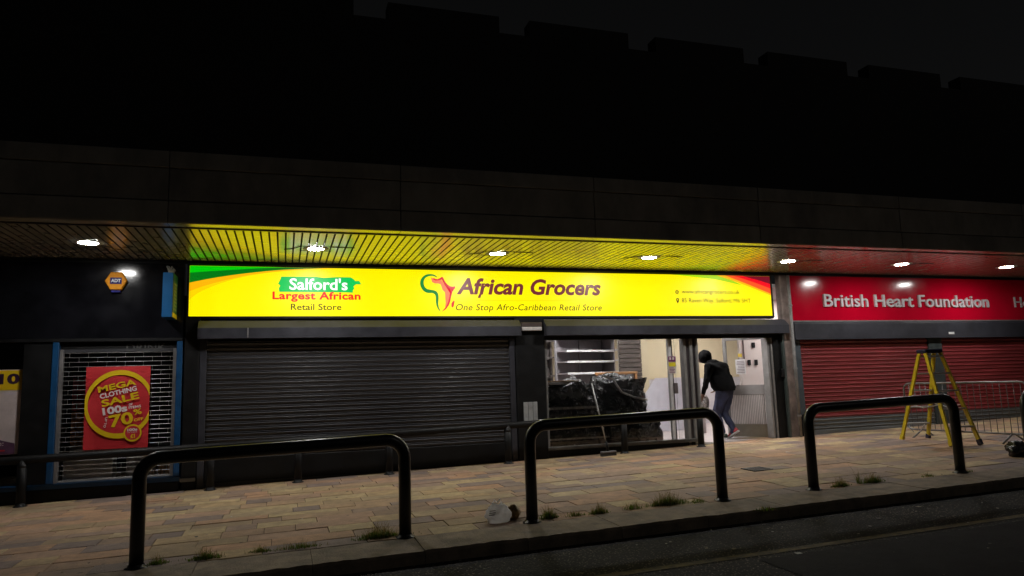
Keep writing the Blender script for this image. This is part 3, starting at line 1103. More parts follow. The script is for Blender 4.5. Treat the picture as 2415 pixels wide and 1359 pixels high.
strip.materials.append(mat('slatwall brown', (.085, .07, .062), .5))
for i in range(28):
    o = link('slat', strip, slw)
    o.location = (0, 0, .04 + i * .1)
wb = thing('wooden_rail', 'orange wooden table edge standing behind the wrapped pallets', 'table', (6.52, 13.4, .235))
M_wood = mat('orange wood', (.50, .25, .10), .5, 0, .25, 4, aniso=(1, 6, 6))
MB().box(-.42, .30, -.25, .25, 1.29, 1.335, .005).build('table_top', M_wood, wb)
for a in (-.40, .24):
    for b_ in (-.24, .2):
        MB().box(a, a + .05, b_, b_ + .05, 0, 1.288).build('leg', M_wood, wb)
ls = thing('shelf_unit', 'brown grey shelf unit at the far side of the shop window', 'shelving', (5.45, 15.6, .235))
M_lsh = mat('taupe steel', (.20, .175, .17), .5)
MB().box(-.55, .5, .2, .24, 0, 2.35).build('back_panel', M_lsh, ls)
for a in (-.55, -.02, .46):
    MB().box(a, a + .04, .1, .199, 0, 2.4).build('upright', M_lsh, ls)
for zz in (.3, .9, 1.3, 1.72, 2.1):
    MB().box(-.55, .5, -.2, .1, zz, zz + .03).build('shelf', M_lsh, ls)
bd = thing('leaning_board', 'large pale board leaning on the cream wall inside the window', 'board', (8.3, 14.6, .235))
bd.rotation_euler = (rad(-7), 0, 0)
mbp = [(-.55, 0), (.72, 0), (.72, 1.20), (-.22, 1.20), (-.55, .82)]
MB().poly_xz(mbp, -.012, .012).build('sheet', mat('pale board', (.66, .65, .72), .45, 0, .05), bd)


# wrapped pallets
def film_mat():
    if 'black film' in MATS:
        return MATS['black film']
    m = mat('black film', (.022, .022, .025), .27, 0, .3, 8, 0, 24, spec=.9)
    n, l = m.node_tree.nodes, m.node_tree.links
    tc = n.new('ShaderNodeTexCoord')
    wv = n.new('ShaderNodeTexVoronoi')
    wv.feature = 'SMOOTH_F1'
    wv.inputs['Scale'].default_value = 17
    nz = n.new('ShaderNodeTexNoise')
    nz.inputs['Scale'].default_value = 6
    nz.inputs['Detail'].default_value = 4
    ad = n.new('ShaderNodeMixRGB')
    ad.inputs[0].default_value = .35
    mp = n.new('ShaderNodeMapping')
    mp.inputs['Scale'].default_value = (1, 1, 1.9)
    l.new(tc.outputs['Object'], nz.inputs['Vector'])
    l.new(tc.outputs['Object'], mp.inputs['Vector'])
    l.new(mp.outputs[0], ad.inputs[1])
    l.new(nz.outputs['Color'], ad.inputs[2])
    l.new(ad.outputs[0], wv.inputs['Vector'])
    b1 = n.new('ShaderNodeBump')
    b1.inputs['Strength'].default_value = 1.0
    b1.inputs['Distance'].default_value = .06
    l.new(wv.outputs['Distance'], b1.inputs['Height'])
    l.new(b1.outputs[0], n['Principled BSDF'].inputs['Normal'])
    return m


def wrapped(name, label, x0, x1, y0, y1, z0, z1, seed, amp=.05):
    t = thing(name, label, 'wrapped pallet', ((x0 + x1) / 2, (y0 + y1) / 2, z0), 'pallets wrapped in black film inside the window')
    bm = bmesh.new()
    bmesh.ops.create_cube(bm, size=1)
    bmesh.ops.subdivide_edges(bm, edges=bm.edges, cuts=22, use_grid_fill=True)
    for v in bm.verts:
        p = Vector((v.co.x * (x1 - x0), v.co.y * (y1 - y0), (v.co.z + .5) * (z1 - z0 - .14) + .14))
        q = p * 2.3 + Vector((seed * 7.1, 0, 0))
        r_ = noise.noise(q) * amp + noise.noise(q * 3.7) * amp * .5 + abs(noise.noise(q * 8.5)) * amp * .45
        d = Vector((v.co.x, v.co.y, v.co.z * .8)).normalized()
        taper = 1 - .10 * max(0, v.co.z) ** 2
        p.x *= taper
        p.y *= taper
        if v.co.z > .1:
            p.z += noise.noise(Vector((p.x * 2.1 + seed * 5, p.y * 2.1, 0))) * .16
        v.co = p + d * r_
        if v.co.z < .13:
            v.co.z = .13
    me = bpy.data.meshes.new('film')
    bm.to_mesh(me)
    bm.free()
    me.materials.append(film_mat())
    link('film', me, t)
    for i in range(3):
        a = -(x1 - x0) / 2 + i * (x1 - x0 - .12) / 2
        MB().box(a, a + .12, -(y1 - y0) / 2, (y1 - y0) / 2, .0, .10).build('skid', MATS['wood skid'] if 'wood skid' in MATS else mat('wood skid', (.20, .15, .11), .8), t)
    MB().box(-(x1 - x0) / 2, (x1 - x0) / 2, -(y1 - y0) / 2, (y1 - y0) / 2, .10, .13).build('deck', MATS['wood skid'], t)
    return t


M_tape = mat('white tape', (.75, .73, .72), .4, 0, .3, 20)
pa = wrapped('wrapped_pallet', 'bulky black film wrapped pallet at the left of the lit window', 4.25, 5.30, 11.85, 12.85, .235, 1.33, 1, .07)
MB().box(-.50, .56, -.60, -.592, .69, .73).build('tape', M_tape, pa)
MB().box(-.50, .70, -.61, -.602, .17, .20).build('tape', M_tape, pa)
pb = wrapped('wrapped_pallet', 'tall black film wrapped pallet in the middle of the lit window', 5.36, 6.32, 11.90, 12.9, .235, 1.40, 2, .10)
MB().tube([(-.35, -.52, 1.25), (-.2, -.56, 1.18), (-.05, -.58, .95), (.2, -.58, .85), (.46, -.57, .80)], .022, 6).build('tape', M_tape, pb)
pc_ = wrapped('wrapped_pallet', 'low black film bundle right of the two wrapped pallets', 6.10, 6.56, 11.80, 12.30, .235, .72, 3, .09)
M_card = mat('brown card', (.36, .25, .16), .7, 0, .15, 5)
ct = thing('carton', 'flat open brown carton lying on the left wrapped pallet', 'carton', (4.75, 12.3, 1.35))
MB().box(-.28, .3, -.25, .25, .0, .075, .004).build('body', M_card, ct)
MB().box(-.30, .28, -.34, -.252, .045, .055).build('flap', mat('pale card', (.6, .5, .38), .7), ct)
ct2 = thing('paper_pile', 'pile of white papers on the left wrapped pallet', 'papers', (4.62, 12.0, 1.36))
for i in range(5):
    o = MB().box(-.16, .17, -.10, .1, i * .008, i * .008 + .006).build('sheet', M_paper, ct2)
    o.rotation_euler = (0, 0, rb.uniform(-.5, .5))
    o.location = (rb.uniform(-.1, .1), rb.uniform(-.05, .05), 0)
cu = thing('price_scale', 'small bright white box standing among the wrapped pallets', 'box', (5.30, 12.9, 1.40))
MB().box(-.05, .05, -.04, .04, 0, .09, .008).build('body', mat('bright white', (.85, .82, .88), .4), cu)
MB().box(-.045, .045, .03, .04, .09, .14).build('display', M_white, cu)
cn = thing('pale_bin', 'pale cylindrical bin behind the person in the doorway', 'bin', (8.45, 13.6, .235))
MB().lathe([(.13, 0), (.16, .62), (.165, .64), (.155, .65)], 0, 0, 20).build('body', mat('bin plastic', (.5, .45, .45), .45), cn, True)
MB().lathe([(.06, .65), (.07, .72), (.02, .76)], 0, 0, 14).build('lid', M_black_paint, cn, True)

# ================================================================== LEFT SHOP (black fascia, blue frames)
lsx = thing('discount_shop', 'dark shop front with blue window frames and a glossy black fascia', 'shop', (-3.6, FY, 0))


def lb_(mb, name, m, smooth=False):
    return inv(lsx, mb).build(name, m, lsx, smooth)


lb_(MB().box(-9, -1.42, FY - .03, FY + .115, 2.215, 3.30), 'fascia_board', M_black_gloss)
lb_(MB().box(-9, -1.42, FY - .05, FY + .115, 2.165, 2.212, .004), 'fascia_trim', M_black_paint)
lb_(MB().box(-3.425, -3.075, FY - .02, FY + .115, .235, 2.163, .006), 'pillar', M_black_paint)
lb_(MB().box(-9, -1.42, FY - .04, FY + .115, -.3, .165, .006), 'plinth', M_black_paint)
lb_(MB().box(-9, -1.41, FY - .055, FY + .115, .168, .232, .004), 'blue_sill', M_blue)
lb_(MB().box(-1.405, -1.20, FY - .05, FY - .022, .15, .20, .003), 'grey_step', M_alu)
for a in (-3.072, -1.495):
    lb_(MB().box(a, a + .078, FY - .045, FY + .115, .235, 2.163, .005), 'blue_jamb', M_blue)
lb_(MB().box(-2.992, -2.945, FY - .012, FY + .06, .236, 2.06, .004), 'grille_guide', mat('grey guide', (.20, .19, .19), .45, .3))
lb_(MB().box(-1.545, -1.497, FY - .012, FY + .06, .236, 2.06, .004), 'grille_guide', MATS['grey guide'])
lb_(MB().box(-2.99, -1.50, FY + .02, FY + .11, 2.065, 2.16), 'grille_box', M_black_paint)
lb_(MB().box(-2.94, -1.548, FY + .09, FY + .098, .236, 2.06), 'pane', glass_mat())
lb_(MB().box(-9, -3.428, FY + .09, FY + .098, .236, 2.163), 'pane', glass_mat())
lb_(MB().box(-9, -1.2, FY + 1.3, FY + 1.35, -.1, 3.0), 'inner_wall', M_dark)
lb_(MB().box(-9, -1.42, FY + .12, FY + 1.3, .1, .225), 'window_floor', mat('window floor', (.12, .11, .10), .7))
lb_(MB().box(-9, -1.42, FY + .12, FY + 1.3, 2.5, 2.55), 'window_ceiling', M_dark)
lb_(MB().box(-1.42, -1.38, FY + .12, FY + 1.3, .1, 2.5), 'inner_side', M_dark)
# rolling grille: rods and links
gr = thing('roller_grille', 'bright steel rod grille pulled down over the blue framed window', 'grille', (-2.245, FY + .03, 0))
rod = MB().tube([(-.70, 0, 0), (.70, 0, 0)], .0027, 6).mesh('rod')
M_rod = mat('bright steel rod', (.42, .41, .40), .35, .5, .15, 9)
rod.materials.append(M_rod)
links = MB()
zs = [.27 + .0645 * i for i in range(28)]
for i, zz in enumerate(zs):
    o = link('rod', rod, gr)
    o.location = (0, 0, zz)
    off = -.63 + (.117 if i % 2 else 0)
    for k in range(6):
        if i < len(zs) - 1:
            links.box(off + k * .234 - .0014, off + k * .234 + .0014, -.002, .002, zz - .002, zz + .0665)
lk = links.build('grille_links', M_rod, gr)
lk['kind'] = 'stuff'
MB().box(-.70, .70, -.015, .015, .238, .262, .003).build('bottom_bar', M_alu, gr)
top = MB().box(-.70, .70, -.008, .010, 2.02, 2.062).build('top_slat', MATS['charcoal shutter'], gr)
text_mb("DRINK", .08, .60, 2.025, 2.075 + .06, -.012, bold=.01).build('painted_letters', mat('dim grey paint', (.06, .06, .06), .6), gr)
MB().box(-.70, .70, -.004, .012, 2.064, 2.15).build('top_slat', MATS['charcoal shutter'], gr)
# display behind the grille
dw = thing('display_crate', 'white crate at the bottom of the grilled window', 'crate', (-2.58, FY + .26, .226))
MB().box(-.34, .28, -.12, .12, 0, .36, .008).build('body', M_white, dw)
dw2 = thing('display_box', 'grey and white carton beside the white crate behind the grille', 'carton', (-1.98, FY + .35, .226))
MB().box(-.17, .18, -.1, .1, 0, .32, .006).build('body', mat('grey carton', (.40, .38, .38), .6, 0, .5, 14), dw2)
dw3 = thing('toy_pack', 'small orange and brown pack at the lower right behind the grille', 'pack', (-1.66, FY + .3, .226))
MB().box(-.07, .08, -.05, .05, 0, .30, .02).build('body', mat('orange pack', (.45, .16, .04), .5, 0, .6, 22), dw3)
dr = thing('display_rack', 'narrow red and orange packet rack at the left behind the grille', 'rack', (-2.80, FY + .35, .56))
for i in range(7):
    o = MB().box(-.09, .09, -.04, .04, i * .16, i * .16 + .145, .006).build('packet', [mat('red pack', (.35, .03, .03), .5, 0, .5, 18), mat('orange pack', (.45, .16, .04), .5), mat('grey carton', (.4, .38, .38), .6)][(6 - i) // 3], dr)
MB().box(-.1, .1, .042, .06, -.33, 1.13).build('back_board', M_black_paint, dr)

# ------------------------------------------------------------------ red sale poster
po = thing('sale_poster', 'red poster with yellow ring and MEGA CLOTHING SALE lettering over the grille', 'poster', (-2.65, FY - .012, .665))
PW, PH = .815, 1.145
M_pr = mat('poster red', (.56, .030, .038), .45, 0, .10, 4, .02, 30)
M_py = mat('poster gold', (.75, .50, .006), .45, 0, .06)
M_pw = mat('poster white print', (.75, .66, .66), .45, 0, .04)
bmx = bmesh.new()
NX, NZ = 12, 16
grid = [[bmx.verts.new((PW * i / NX, .010 * math.sin(i * .9) * .5 + .006 * math.sin(j * .7 + i * .3), PH * j / NZ)) for i in range(NX + 1)] for j in range(NZ + 1)]
for j in range(NZ):
    for i in range(NX):
        bmx.faces.new((grid[j][i], grid[j][i + 1], grid[j + 1][i + 1], grid[j + 1][i]))
me = bpy.data.meshes.new('sheet')
bmx.to_mesh(me)
bmx.free()
me.materials.append(M_pr)
o = link('sheet', me, po)
so_ = o.modifiers.new('thick', 'SOLIDIFY')
so_.thickness = .002


def pu(x, y):
    return (x - 180) / 905 * PW, (1240 - y) / 1150 * PH


def ringpoly(cx, cy, rx, ry, rx2, ry2, y, n=48, clip=True, a0=0, a1=360):
    mb = MB()
    vs = []
    for k in range(n + 1):
        a = rad(a0 + (a1 - a0) * k / n)
        for (q, w_) in ((rx, ry), (rx2, ry2)):
            X, Z = pu(cx + q * math.cos(a), cy - w_ * math.sin(a))
            if clip:
                X = min(max(X, .001), PW - .001)
            vs.append((X, y, Z))
    return mb.add(vs, [(2 * k, 2 * k + 1, 2 * k + 3, 2 * k + 2) for k in range(n)])


yo = -.018
ringpoly(662, 620, 490, 480, 440, 410, yo).build('yellow_ring', M_py, po)


def ptext(s, x0, x1, y0, y1, m, rot=10, bold=.03, dy=0.0):
    a, b_ = pu(x0, y1), pu(x1, y0)
    return text_mb(s, a[0], b_[0], a[1], b_[1], yo - .0006 - dy, bold=bold, rot=rad(rot)).build('lettering', m, po)


ptext('MEGA', 350, 890, 318, 405, M_py, 12, .03)
ptext('CLOTHING', 380, 905, 420, 490, M_pw, 13, .03)
ptext('SALE', 405, 940, 505, 605, M_py, 13, .03)
ptext('100s', 430, 775, 645, 750, M_pw, 9, .04)
ptext('OF', 795, 850, 615, 645, M_pw, 10, .03)
ptext('ITEMS', 795, 970, 650, 685, M_pw, 8, .03)
ptext('70', 530, 865, 750, 925, M_py, 10, .03)
ptext('%', 865, 985, 695, 775, M_py, 10, .03)
ptext('OFF', 875, 1010, 825, 865, M_py, 10, .03)
ptext('UP TO', 400, 560, 855, 885, M_pw, -98, .02)
ringpoly(865, 1030, 128, 120, 0.1, .1, yo - .0010).build('round_badge', M_pr, po)
ringpoly(865, 1030, 128, 120, 106, 98, yo - .0016).build('badge_ring', M_py, po)
ptext('100s', 790, 930, 965, 1005, M_pw, 4, .04, .002)
ptext('OF ITEMS', 790, 930, 1015, 1028, M_pw, 2, .0, .002)
ptext('£1', 835, 900, 1045, 1105, M_py, 4, .05, .002)

# ------------------------------------------------------------------ far left poster
p10 = thing('price_poster', 'pale window poster with a yellow 10 heading at the left edge', 'poster', (-4.3, FY + .075, .65))
inv(p10, MB().box(-4.35, -3.432, FY + .070, FY + .078, .655, 1.80)).build('sheet', mat('poster blush', (.62, .52, .51), .55, 0, .1, 5), p10)
inv(p10, MB().box(-4.35, -3.45, FY + .066, FY + .0695, 1.52, 1.79)).build('heading_block', M_py, p10)
inv(p10, text_mb('10', -3.72, -3.475, 1.60, 1.745, FY + .065, bold=.045)).build('lettering', mat('poster plum', (.03, .006, .035), .5), p10)
inv(p10, flat([(-4.35, .66), (-3.49, .66), (-3.49, .80), (-3.68, .855), (-4.35, 1.0)], FY + .066)).build('plum_block', mat('poster mauve', (.12, .05, .10), .5), p10)
inv(p10, text_mb('ce:', -3.74, -3.62, .775, .815, FY + .065, bold=.0)).build('lettering', M_pw, p10)
inv(p10, MB().box(-4.3, -3.6, FY + .062, FY + .0655, .70, .72)).build('red_line', M_pr, p10)

# ------------------------------------------------------------------ alarm box
al = thing('alarm_box', 'yellow hexagonal alarm box with a blue badge on the black fascia', 'alarm box', (-2.312, FY - .03, 3.03))
hexa = [(.145 * math.cos(rad(a)), .148 * math.sin(rad(a))) for a in range(0, 360, 60)]
hexb = [(p[0] * .9, p[1] * .9) for p in hexa]
mb = MB()
vs = [(x, 0, z) for x, z in hexa] + [(x, -.05, z) for x, z in hexa] + [(x, -.066, z) for x, z in hexb]
fs = [(k, (k + 1) % 6, 6 + (k + 1) % 6, 6 + k) for k in range(6)] + [(6 + k, 6 + (k + 1) % 6, 12 + (k + 1) % 6, 12 + k) for k in range(6)] + [tuple(range(12, 18))]
mb.add(vs, fs).build('cover', mat('alarm yellow', (.80, .30, .004), .55, 0, .06, spec=.2), al)
MB().box(-.074, .074, -.0695, -.067, -.045, .048).build('badge', mat('alarm blue', (.02, .022, .16), .6, spec=.15), al)
text_mb('ADT', -.062, .062, -.022, .028, -.0705, bold=.03).build('lettering', mat('badge white', (.75, .75, .78), .4), al)
MB().box(-.06, .06, -.05, -.005, -.165, -.131, .004).build('blue_strobe', MATS['alarm blue'], al)

# ------------------------------------------------------------------ projecting sign with bird spikes
ps = thing('projecting_sign', 'blue and green projecting sign with bird spikes beside the yellow sign', 'projecting sign', (-1.58, FY - .24, 2.78))
M_psb = mat('sign blue', (.006, .085, .23), .45, 0, .08, spec=.3)
M_psg = mat('sign green', (.012, .11, .05), .35, 0, .2)
MB().box(-.066, .066, -.235, .205, -.31, .325, .004).build('body', M_psb, ps)
MB().box(.0665, .0715, -.225, .20, -.235, .32).build('green_face', M_psg, ps)
MB().box(.0665, .0715, -.225, .20, -.305, -.237).build('yellow_strip', M_py, ps)
mb = MB()
rr_ = random.Random(2)
for k in range(8):
    zc = -.20 + k * .052
    for j in range(3):
        yc = -.12 + j * .09
        mb.add([(.073, yc, zc), (.073, yc + .06, zc + .012), (.073, yc + .055, zc + .035), (.073, yc + .008, zc + .026)], [(0, 1, 2, 3)])
pt = mb.build('vertical_print', mat('sign print', (.55, .55, .12), .5), ps)
pt['kind'] = 'stuff'
MB().box(-.02, .02, .205, .238, -.2, .2).build('bracket', M_steel_dark, ps)
mb = MB()
for k in range(14):
    yy = -.2 + k * .028
    for s_ in (-1, 0, 1):
        mb.tube([(0, yy, .325), (s_ * .035 + rr_.uniform(-.01, .01), yy + rr_.uniform(-.02, .02), .425)], .0016, 4)
bs = mb.build('bird_spikes', M_rod, ps)
bs['kind'] = 'stuff'

# ================================================================== RIGHT SHOP (red sign, red shutters)
ch = thing('charity_shop', 'charity shop front with grey shutter housing under the red sign', 'shop', (12.5, FY, 0))


def cb_(mb, name, m, smooth=False):
    return inv(ch, mb).build(name, m, ch, smooth)


pr = [(FY - .13, 2.06), (FY - .13, 2.36), (FY - .10, 2.405), (FY + .10, 2.405), (FY + .10, 2.06)]
cb_(MB().prof_x(pr, 9.245, 19), 'shutter_box', M_grey_box)
cb_(MB().box(13.02, 13.17, FY - .138, FY - .1305, 2.13, 2.175), 'label_plate', M_white)
cb_(MB().box(9.25, 9.42, FY - .03, FY + .10, .15, 2.058, .006), 'guide_rail', mat('blue grey rail', (.07, .085, .10), .45, 0, .2, 8, dirt=.3))
cb_(MB().box(9.27, 9.40, FY - .07, FY - .031, .2, .66, .01), 'corner_guard', M_black_paint)
cb_(MB().box(12.58, 12.93, FY - .03, FY + .10, .2, 2.058, .006), 'centre_post', mat('post green grey', (.045, .055, .055), .45, 0, .2, 8, dirt=.3))
cb_(MB().box(9.25, 19, FY + .10, FY + .115, .1, 2.40), 'backing', M_dark)
cb_(MB().box(9.25, 19, FY - .01, FY + .10, .05, .235), 'threshold', mat('grey step', (.16, .15, .14), .8))
for (x0, x1, lab) in ((9.42, 12.58, 'closed red roller shutter with grey bottom slats behind the ladder, left bay'),
                      (12.93, 18.6, 'closed red roller shutter with grey bottom slats, bay beyond the centre post')):
    t = thing('red_shutter', lab, 'shutter', ((x0 + x1) / 2, FY + .02, 0), 'red roller shutters under the red sign')
    h = (x1 - x0) / 2 - .004
    mr_ = slat_mesh('shutter_slat', -h, h, M_shr, 1.1)
    mg_ = slat_mesh('shutter_slat', -h, h, M_shg, 1.1)
    z = .345
    i = 0
    while z < 1.99:
        o = link('shutter_slat', mg_ if i < 3 else mr_, t)
        o.location = (0, rl.uniform(-.0015, .0015), z)
        o.rotation_euler = (rl.uniform(-.02, .02), rl.uniform(-.0005, .0005), 0)
        z += .0745
        i += 1
    MB().box(-h, h, -.02, .03, .238, .343, .005).build('bottom_bar', M_shg, t)

rsn = thing('red_sign', 'glossy red shop sign with raised white letters above red shutters', 'shop sign', (12.5, FY, 2.45))


def rb_(mb, name, m, smooth=False):
    return inv(rsn, mb).build(name, m, rsn, smooth)


rb_(MB().box(9.255, 19, FY - .04, FY + .11, 2.43, 3.30), 'red_panel', mat('gloss red', (.55, .0015, .022), .14, 0, .06, 2, 0, spec=.5))
rb_(MB().box(9.255, 19, FY - .05, FY + .11, 2.408, 2.427), 'bottom_trim', M_alu)
M_let = mat('raised letter', (.62, .60, .62), .45, 0, .06)
for mb in text_mb('British Heart Foundation', 10.03, 14.30, 2.695, 2.945, FY - .041, depth=.035, bold=.010, per_letter=True):
    rb_(mb, 'letter', M_let)
for mb in text_mb('Ho', 15.06, 15.50, 2.70, 2.925, FY - .041, depth=.02, bold=-.004, per_letter=True):
    rb_(mb, 'letter', M_let)

# ================================================================== HOOPS AND GUARD RAIL
def hoop(x0, x1, y, h, r, rc, label, name='hoop_barrier'):
    t = thing(name, label, 'hoop barrier', (x0, y, gz(x0, y)), 'black tubular hoops along the kerb')
    dz = gz(x1, y) - gz(x0, y)
    W2 = x1 - x0
    pts = [(0, 0, -.1), (0, 0, h - rc)]
    for k in range(1, 9):
        a = math.pi - k * math.pi / 16
        pts.append((rc + rc * math.cos(a), 0, h - rc + rc * math.sin(a)))
    pts.append((W2 - rc, 0, h + dz))
    for k in range(1, 9):
        a = math.pi / 2 - k * math.pi / 16
        pts.append((W2 - rc + rc * math.cos(a), 0, h + dz - rc + rc * math.sin(a)))
    pts.append((W2, 0, dz - .1))
    MB().tube(pts, r, 20).build('tube', M_hoop, t, True)
    for px_, pz_ in ((0, 0), (W2, dz)):
        MB().lathe([(r + .035, -.02), (r + .033, .006), (r + .012, .012), (r + .004, .03)], 0, 0, 20, cap=False).build('collar', M_hoop, t, True).location = (px_, 0, pz_)
    return t


HY = 6.837
hoop(-1.15, 1.08, HY, .885, .057, .17, 'black tubular hoop nearest the red sale poster')
hoop(2.32, 4.47, HY, .925, .057, .17, 'black tubular hoop between the carrier bag and the doorway')
hoop(5.65, 7.80, HY, .895, .057, .17, 'black tubular hoop in front of the yellow stepladder')
hoop(8.98, 11.1, HY, .9, .057, .17, 'black tubular hoop cut by the right edge of the picture')

RY = 11.22
M_rail = mat('rail black paint', (.006, .006, .0065), .5, 0, .4, 9, .08, 90, spec=.3, dirt=.2, dirtcol=(.03, .025, .02))
gr_ = thing('guard_rail', 'low black rail on posts standing close along the shop fronts', 'guard rail', (2, RY, gz(2, RY)))
pts = [(-7.0, RY), (-3.3, RY), (0, RY), (3.5, RY), (7.0, RY)]
mb = MB().tube([(a, b_, gz(a, b_) + .60) for a, b_ in pts], .055, 14)
inv(gr_, mb).build('rail', M_rail, gr_, True)
for a in (-5.6, -3.29, -.98, .21, 1.54, 3.44, 5.50, 6.98):
    g0 = gz(a, RY)
    p = inv(gr_, MB().tube([(a, RY, g0 - .05), (a, RY, g0 + .60)], .056, 14)).build('post', M_rail, gr_, True)
    c_ = MB().lathe([(.085, -.01), (.085, .008), (.062, .014), (.058, .05)], 0, 0, 12, cap=False)
    c_.v = [(vx + a, vy + RY, vz + g0) for vx, vy, vz in c_.v]
    inv(gr_, c_).build('base_collar', M_rail, gr_, True).parent = gr_
    c2 = MB().lathe([(.057, .50), (.061, .51), (.061, .53), (.057, .54)], 0, 0, 12, cap=False)
    c2.v = [(vx + a, vy + RY, vz + g0) for vx, vy, vz in c2.v]
    inv(gr_, c2).build('clamp', M_steel_dark, gr_, True)

# ================================================================== LADDER, BARRIERS
M_fib = mat('yellow fibreglass', (.62, .46, .012), .42, 0, .12, 8, .03, 60, dirt=.25, dirtcol=(.2, .12, .03))
M_tread = mat('ladder tread', (.60, .60, .60), .38, .7, .1, 20)
M_nav = mat('navy plastic', (.012, .014, .04), .4)
ld = thing('stepladder', 'yellow fibreglass double stepladder standing before the red shutters', 'stepladder', (10.14, 9.22, gz(10.14, 9.22)))
ld.rotation_euler = (0, 0, -.235)
TH, TW, BW, SP = 1.46, .25, .47, .63
for s_ in (1, -1):           # the two step sections, +y far and -y near
    for e in (-1, 1):
        a = Vector((e * BW / 2, s_ * SP, 0))
        b_ = Vector((e * TW / 2, s_ * .075, TH))
        d = (b_ - a).normalized()
        mb = MB()
        wv = Vector((0, 1, 0)) - d * d.y
        wv.normalize()
        sv = d.cross(wv)
        vs = []
        for p in (a + d * .07, b_):
            for (q, w_) in ((-.036, -.013), (.036, -.013), (.036, .013), (-.036, .013)):
                vs.append(p + wv * q + sv * w_)
        mb.add(vs, [(0, 1, 5, 4), (1, 2, 6, 5), (2, 3, 7, 6), (3, 0, 4, 7), (0, 3, 2, 1), (4, 5, 6, 7)])
        r_ = mb.build('side_rail', M_fib, ld)
        mb = MB()
        vs = []
        for p in (a, a + d * .085):
            for (q, w_) in ((-.043, -.019), (.043, -.019), (.043, .019), (-.043, .019)):
                vs.append(p + wv * q + sv * w_)
        mb.add(vs, [(0, 1, 5, 4), (1, 2, 6, 5), (2, 3, 7, 6), (3, 0, 4, 7), (0, 3, 2, 1), (4, 5, 6, 7)])
        mb.build('foot', M_fib if (e < 0) else M_nav, r_)
    for k in range(5):
        f_ = (k + 1) * .19
        hw = (BW + (TW - BW) * f_) / 2 - .012
        yc = s_ * (SP + (.075 - SP) * f_)
        MB().box(-hw, hw, yc - .042, yc + .042, TH * f_ - .012, TH * f_ + .012, .004).build('tread', M_tread, ld)
MB().box(-.155, .155, -.12, .12, TH - .02, TH + .045, .012).build('top_cap', M_nav, ld)
for e in (-1, 1):
    MB().tube([(e * .21, -.42, .62), (e * .205, 0, .56), (e * .21, .42, .62)], .006, 6).build('spreader', M_tread, ld)
    MB().tube([(e * .20, SP - .03, .28), (e * .05, SP - .08, .13)], .007, 6).build('brace', M_tread, ld)


def barrier(ax, ay, bx_, by, label):
    t = thing('crowd_barrier', label, 'barrier', ((ax + bx_) / 2, (ay + by) / 2, gz((ax + bx_) / 2, (ay + by) / 2)), 'galvanised pedestrian barriers')
    d = Vector((bx_ - ax, by - ay, 0))
    Lh = d.length / 2
    t.rotation_euler = (0, -math.atan(GX) * d.normalized().x, math.atan2(d.y, d.x))
    M_g = mat('galvanised tube', (.22, .215, .215), .42, .5, .15, 9, .03, 60, dirt=.3)
    z0, z1, rc = .13, .93, .11
    pts = [(-Lh, 0, z0 + rc)]
    cyc = [(-Lh + rc, z1 - rc, 180, 90), (Lh - rc, z1 - rc, 90, 0), (Lh - rc, z0 + rc, 0, -90), (-Lh + rc, z0 + rc, -90, -180)]
    for cx, cz, a0, a1 in cyc:
        for k in range(7):
            a = rad(a0 + (a1 - a0) * k / 6)
            pts.append((cx + rc * math.cos(a), 0, cz + rc * math.sin(a)))
    MB().tube(pts, .017, 10).build('frame', M_g, t, True)
    nb = int(2 * Lh / .105)
    barm = MB().tube([(0, 0, z0), (0, 0, z1)], .0055, 6).mesh('bar', True)
    barm.materials.append(M_g)
    for k in range(1, nb):
        o = link('bar', barm, t)
        o.location = (-Lh + 2 * Lh * k / nb, 0, 0)
    for e in (-1, 1):
        MB().tube([(e * (Lh - .30), -.27, .0), (e * (Lh - .30), -.03, z0 + .0), (e * (Lh - .30), .03, z0 + .0), (e * (Lh - .30), .27, .0)], .014, 8).build('foot', M_g, t, True)
    MB().tube([(Lh + .0, 0, .62), (Lh + .05, 0, .64), (Lh + .05, 0, .72)], .008, 6).build('hook', M_g, t)
    return t


barrier(10.62, 10.28, 10.80, 8.14, 'galvanised pedestrian barrier behind the stepladder')
barrier(10.84, 8.05, 13.0, 7.9, 'galvanised pedestrian barrier cut by the right edge of the picture')

# ================================================================== BROOM, GRATE, BAGS
bro = thing('broom', 'broom with a pale handle leaning on the rail before the window', 'broom', (5.12, 11.06, gz(5.12, 11.06)))
bro.rotation_euler = (0, 0, .10)
MB().box(-.14, .14, -.035, .035, .055, .085, .008).build('head', mat('broom head', (.16, .155, .16), .5), bro)
mb = MB()
for k in range(40):
    for j in range(4):
        xx = -.135 + k * .0069
        yy = -.028 + j * .0185
        mb.box(xx, xx + .004, yy, yy + .012, .0, .056)
q = mb.build('bristles', mat('bristle', (.06, .058, .06), .7), bro)
q['kind'] = 'stuff'
MB().tube([(0, 0, .08), (-.24, .03, 1.20)], .0125, 10).build('handle', mat('pale handle', (.42, .41, .40), .4, .3, .25, 8), bro, True)
MB().tube([(.0, 0, .075), (-.035, .004, .24)], .019, 10).build('socket', M_black_paint, bro, True)

gt = thing('drain_grate', 'small black drain grate set in the slabs near the doorway', 'drain', (6.1, 8.47, gz(6.1, 8.47) + .004))
gt.rotation_euler = (math.atan(GYS), -math.atan(GX), 0)
for a, b_, c, d in ((-.15, .15, -.15, -.13), (-.15, .15, .13, .15), (-.15, -.13, -.13, .13), (.13, .15, -.13, .13)):
    MB().box(a, b_, c, d, -.01, .006).build('rim', M_steel_dark, gt)
for k in range(7):
    a = -.112 + k * .034
    MB().box(a, a + .016, -.13, .13, -.01, .005).build('bar', M_steel_dark, gt)
MB().box(-.13, .13, -.13, .13, -.004, -.001).build('void', M_dark, gt)


